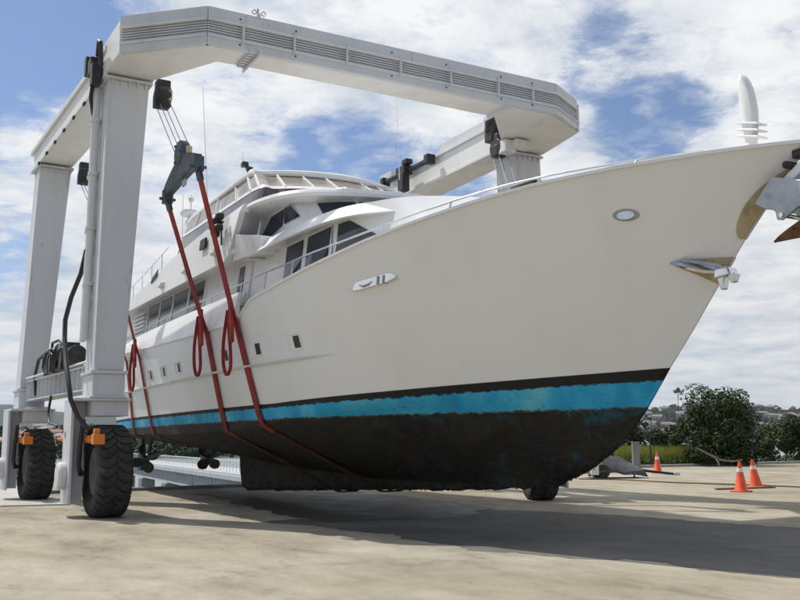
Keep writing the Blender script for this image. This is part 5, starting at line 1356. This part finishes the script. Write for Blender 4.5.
# ================================================================== CAMERA, SUN, SKY
cam = bpy.data.objects.new('camera', bpy.data.cameras.new('camera')); COL.objects.link(cam); S.camera = cam
cam.data.sensor_width = 36; cam.data.lens = 36*900/800.; cam.data.clip_end = 30000; cam.data.clip_start = .05
p_ = math.atan(139.5/900.); r_ = math.atan(.008)
fw = Vector((0, math.cos(p_), math.sin(p_))); up = Vector((0, -math.sin(p_), math.cos(p_))); rt = Vector((1, 0, 0))
Rv = math.cos(r_)*rt-math.sin(r_)*up; Uv = math.cos(r_)*up+math.sin(r_)*rt
M = Matrix((Rv, Uv, -fw)).transposed().to_4x4(); M.translation = (0, 0, 1.5); cam.matrix_world = M
loc = Vector((-.62, -.30, 1.0))
ws = Vector((UX*loc.x-UY*loc.y, UY*loc.x+UX*loc.y, loc.z)).normalized()
sl = bpy.data.lights.new('sun', 'SUN'); sl.energy = 4.0; sl.angle = R(.53); sl.color = (1, .96, .89)
so = bpy.data.objects.new('sun', sl); COL.objects.link(so); so.rotation_euler = ws.to_track_quat('Z', 'Y').to_euler(); so.location = (0, 0, 60)
w = bpy.data.worlds.new('World'); S.world = w; w.use_nodes = True; nt = w.node_tree; nt.nodes.clear()
out = nt.nodes.new('ShaderNodeOutputWorld'); bg = nt.nodes.new('ShaderNodeBackground')
sky = nt.nodes.new('ShaderNodeTexSky'); sky.sky_type = 'NISHITA'; sky.sun_disc = False
sky.sun_elevation = math.asin(ws.z); sky.sun_rotation = math.atan2(ws.x, ws.y); sky.air_density = 1.0; sky.dust_density = .6; sky.ozone_density = 1.6
tc = nt.nodes.new('ShaderNodeTexCoord'); sep = nt.nodes.new('ShaderNodeSeparateXYZ'); nt.links.new(tc.outputs['Generated'], sep.inputs[0])
den = math_n(nt, 'ADD', math_n(nt, 'MAXIMUM', sep.outputs['Z'], 0), .12)
cx = math_n(nt, 'DIVIDE', sep.outputs['X'], den); cy = math_n(nt, 'DIVIDE', sep.outputs['Y'], den)
cmb = nt.nodes.new('ShaderNodeCombineXYZ'); nt.links.new(cx, cmb.inputs[0]); nt.links.new(cy, cmb.inputs[1])
n1 = noise_n(nt, 1.9, 9, .58, cmb.outputs[0], .25); n2 = noise_n(nt, 7.0, 12, .68, cmb.outputs[0], .2)
dens = math_n(nt, 'ADD', math_n(nt, 'MULTIPLY', n1.outputs['Fac'], .60), math_n(nt, 'MULTIPLY', n2.outputs['Fac'], .82))
# breaks in the cloud deck: directions on the sky where the cover thins
def sky_dir(xx, yy):
    d = (fw+Rv*((xx-400)/900.)+Uv*((300-yy)/900.)).normalized(); return d
nrm = nt.nodes.new('ShaderNodeVectorMath'); nrm.operation = 'NORMALIZE'; nt.links.new(tc.outputs['Generated'], nrm.inputs[0])
for xx, yy, rad, amt in CLOUD_BREAKS:
    d = sky_dir(xx, yy); dp = nt.nodes.new('ShaderNodeVectorMath'); dp.operation = 'DOT_PRODUCT'
    nt.links.new(nrm.outputs[0], dp.inputs[0]); dp.inputs[1].default_value = d
    mr = nt.nodes.new('ShaderNodeMapRange'); mr.interpolation_type = 'SMOOTHERSTEP'
    mr.inputs[1].default_value = math.cos(R(rad)); mr.inputs[2].default_value = 1.0; mr.inputs[3].default_value = 0; mr.inputs[4].default_value = amt
    nt.links.new(dp.outputs['Value'], mr.inputs[0]); dens = math_n(nt, 'SUBTRACT', dens, mr.outputs[0])
bk = nt.nodes.new('ShaderNodeMapRange'); bk.interpolation_type = 'SMOOTHSTEP'; bk.inputs[1].default_value = .25; bk.inputs[2].default_value = -.35; bk.inputs[3].default_value = 0; bk.inputs[4].default_value = .20
nt.links.new(sep.outputs['Y'], bk.inputs[0]); dens = math_n(nt, 'SUBTRACT', dens, bk.outputs[0])
cov = ramp(nt, dens, [(.38, (.04,)*3), (.50, (.30,)*3), (.61, (.78,)*3), (.72, (1,)*3)])
n3 = noise_n(nt, 3.0, 9, .6, cmb.outputs[0], .3)
tone = ramp(nt, n3.outputs['Fac'], [(.32, (6.2, 6.8, 7.5)), (.45, (8.0, 8.3, 8.7)), (.56, (9.3, 9.4, 9.5)), (.75, (10.2, 10.1, 10.0))])
elv = nt.nodes.new('ShaderNodeMapRange'); elv.inputs[1].default_value = 0; elv.inputs[2].default_value = .35; elv.inputs[3].default_value = .80; elv.inputs[4].default_value = 1.0
nt.links.new(sep.outputs['Z'], elv.inputs[0])
cloud = mix(nt, 1.0, tone.outputs[0], elv.outputs[0], 'MULTIPLY')
skyc = mix(nt, 1.0, sky.outputs[0], (.76, .88, 1.06), 'MULTIPLY')
c = mix(nt, cov.outputs[0], skyc, cloud)
nt.links.new(c, bg.inputs['Color']); bg.inputs['Strength'].default_value = .1
nt.links.new(bg.outputs[0], out.inputs[0])
S.view_settings.view_transform = 'Standard'; S.view_settings.look = 'None'; S.view_settings.exposure = 0.0; S.view_settings.gamma = 1
S.render.resolution_x = 1024; S.render.resolution_y = 768
S.render.engine = 'CYCLES'
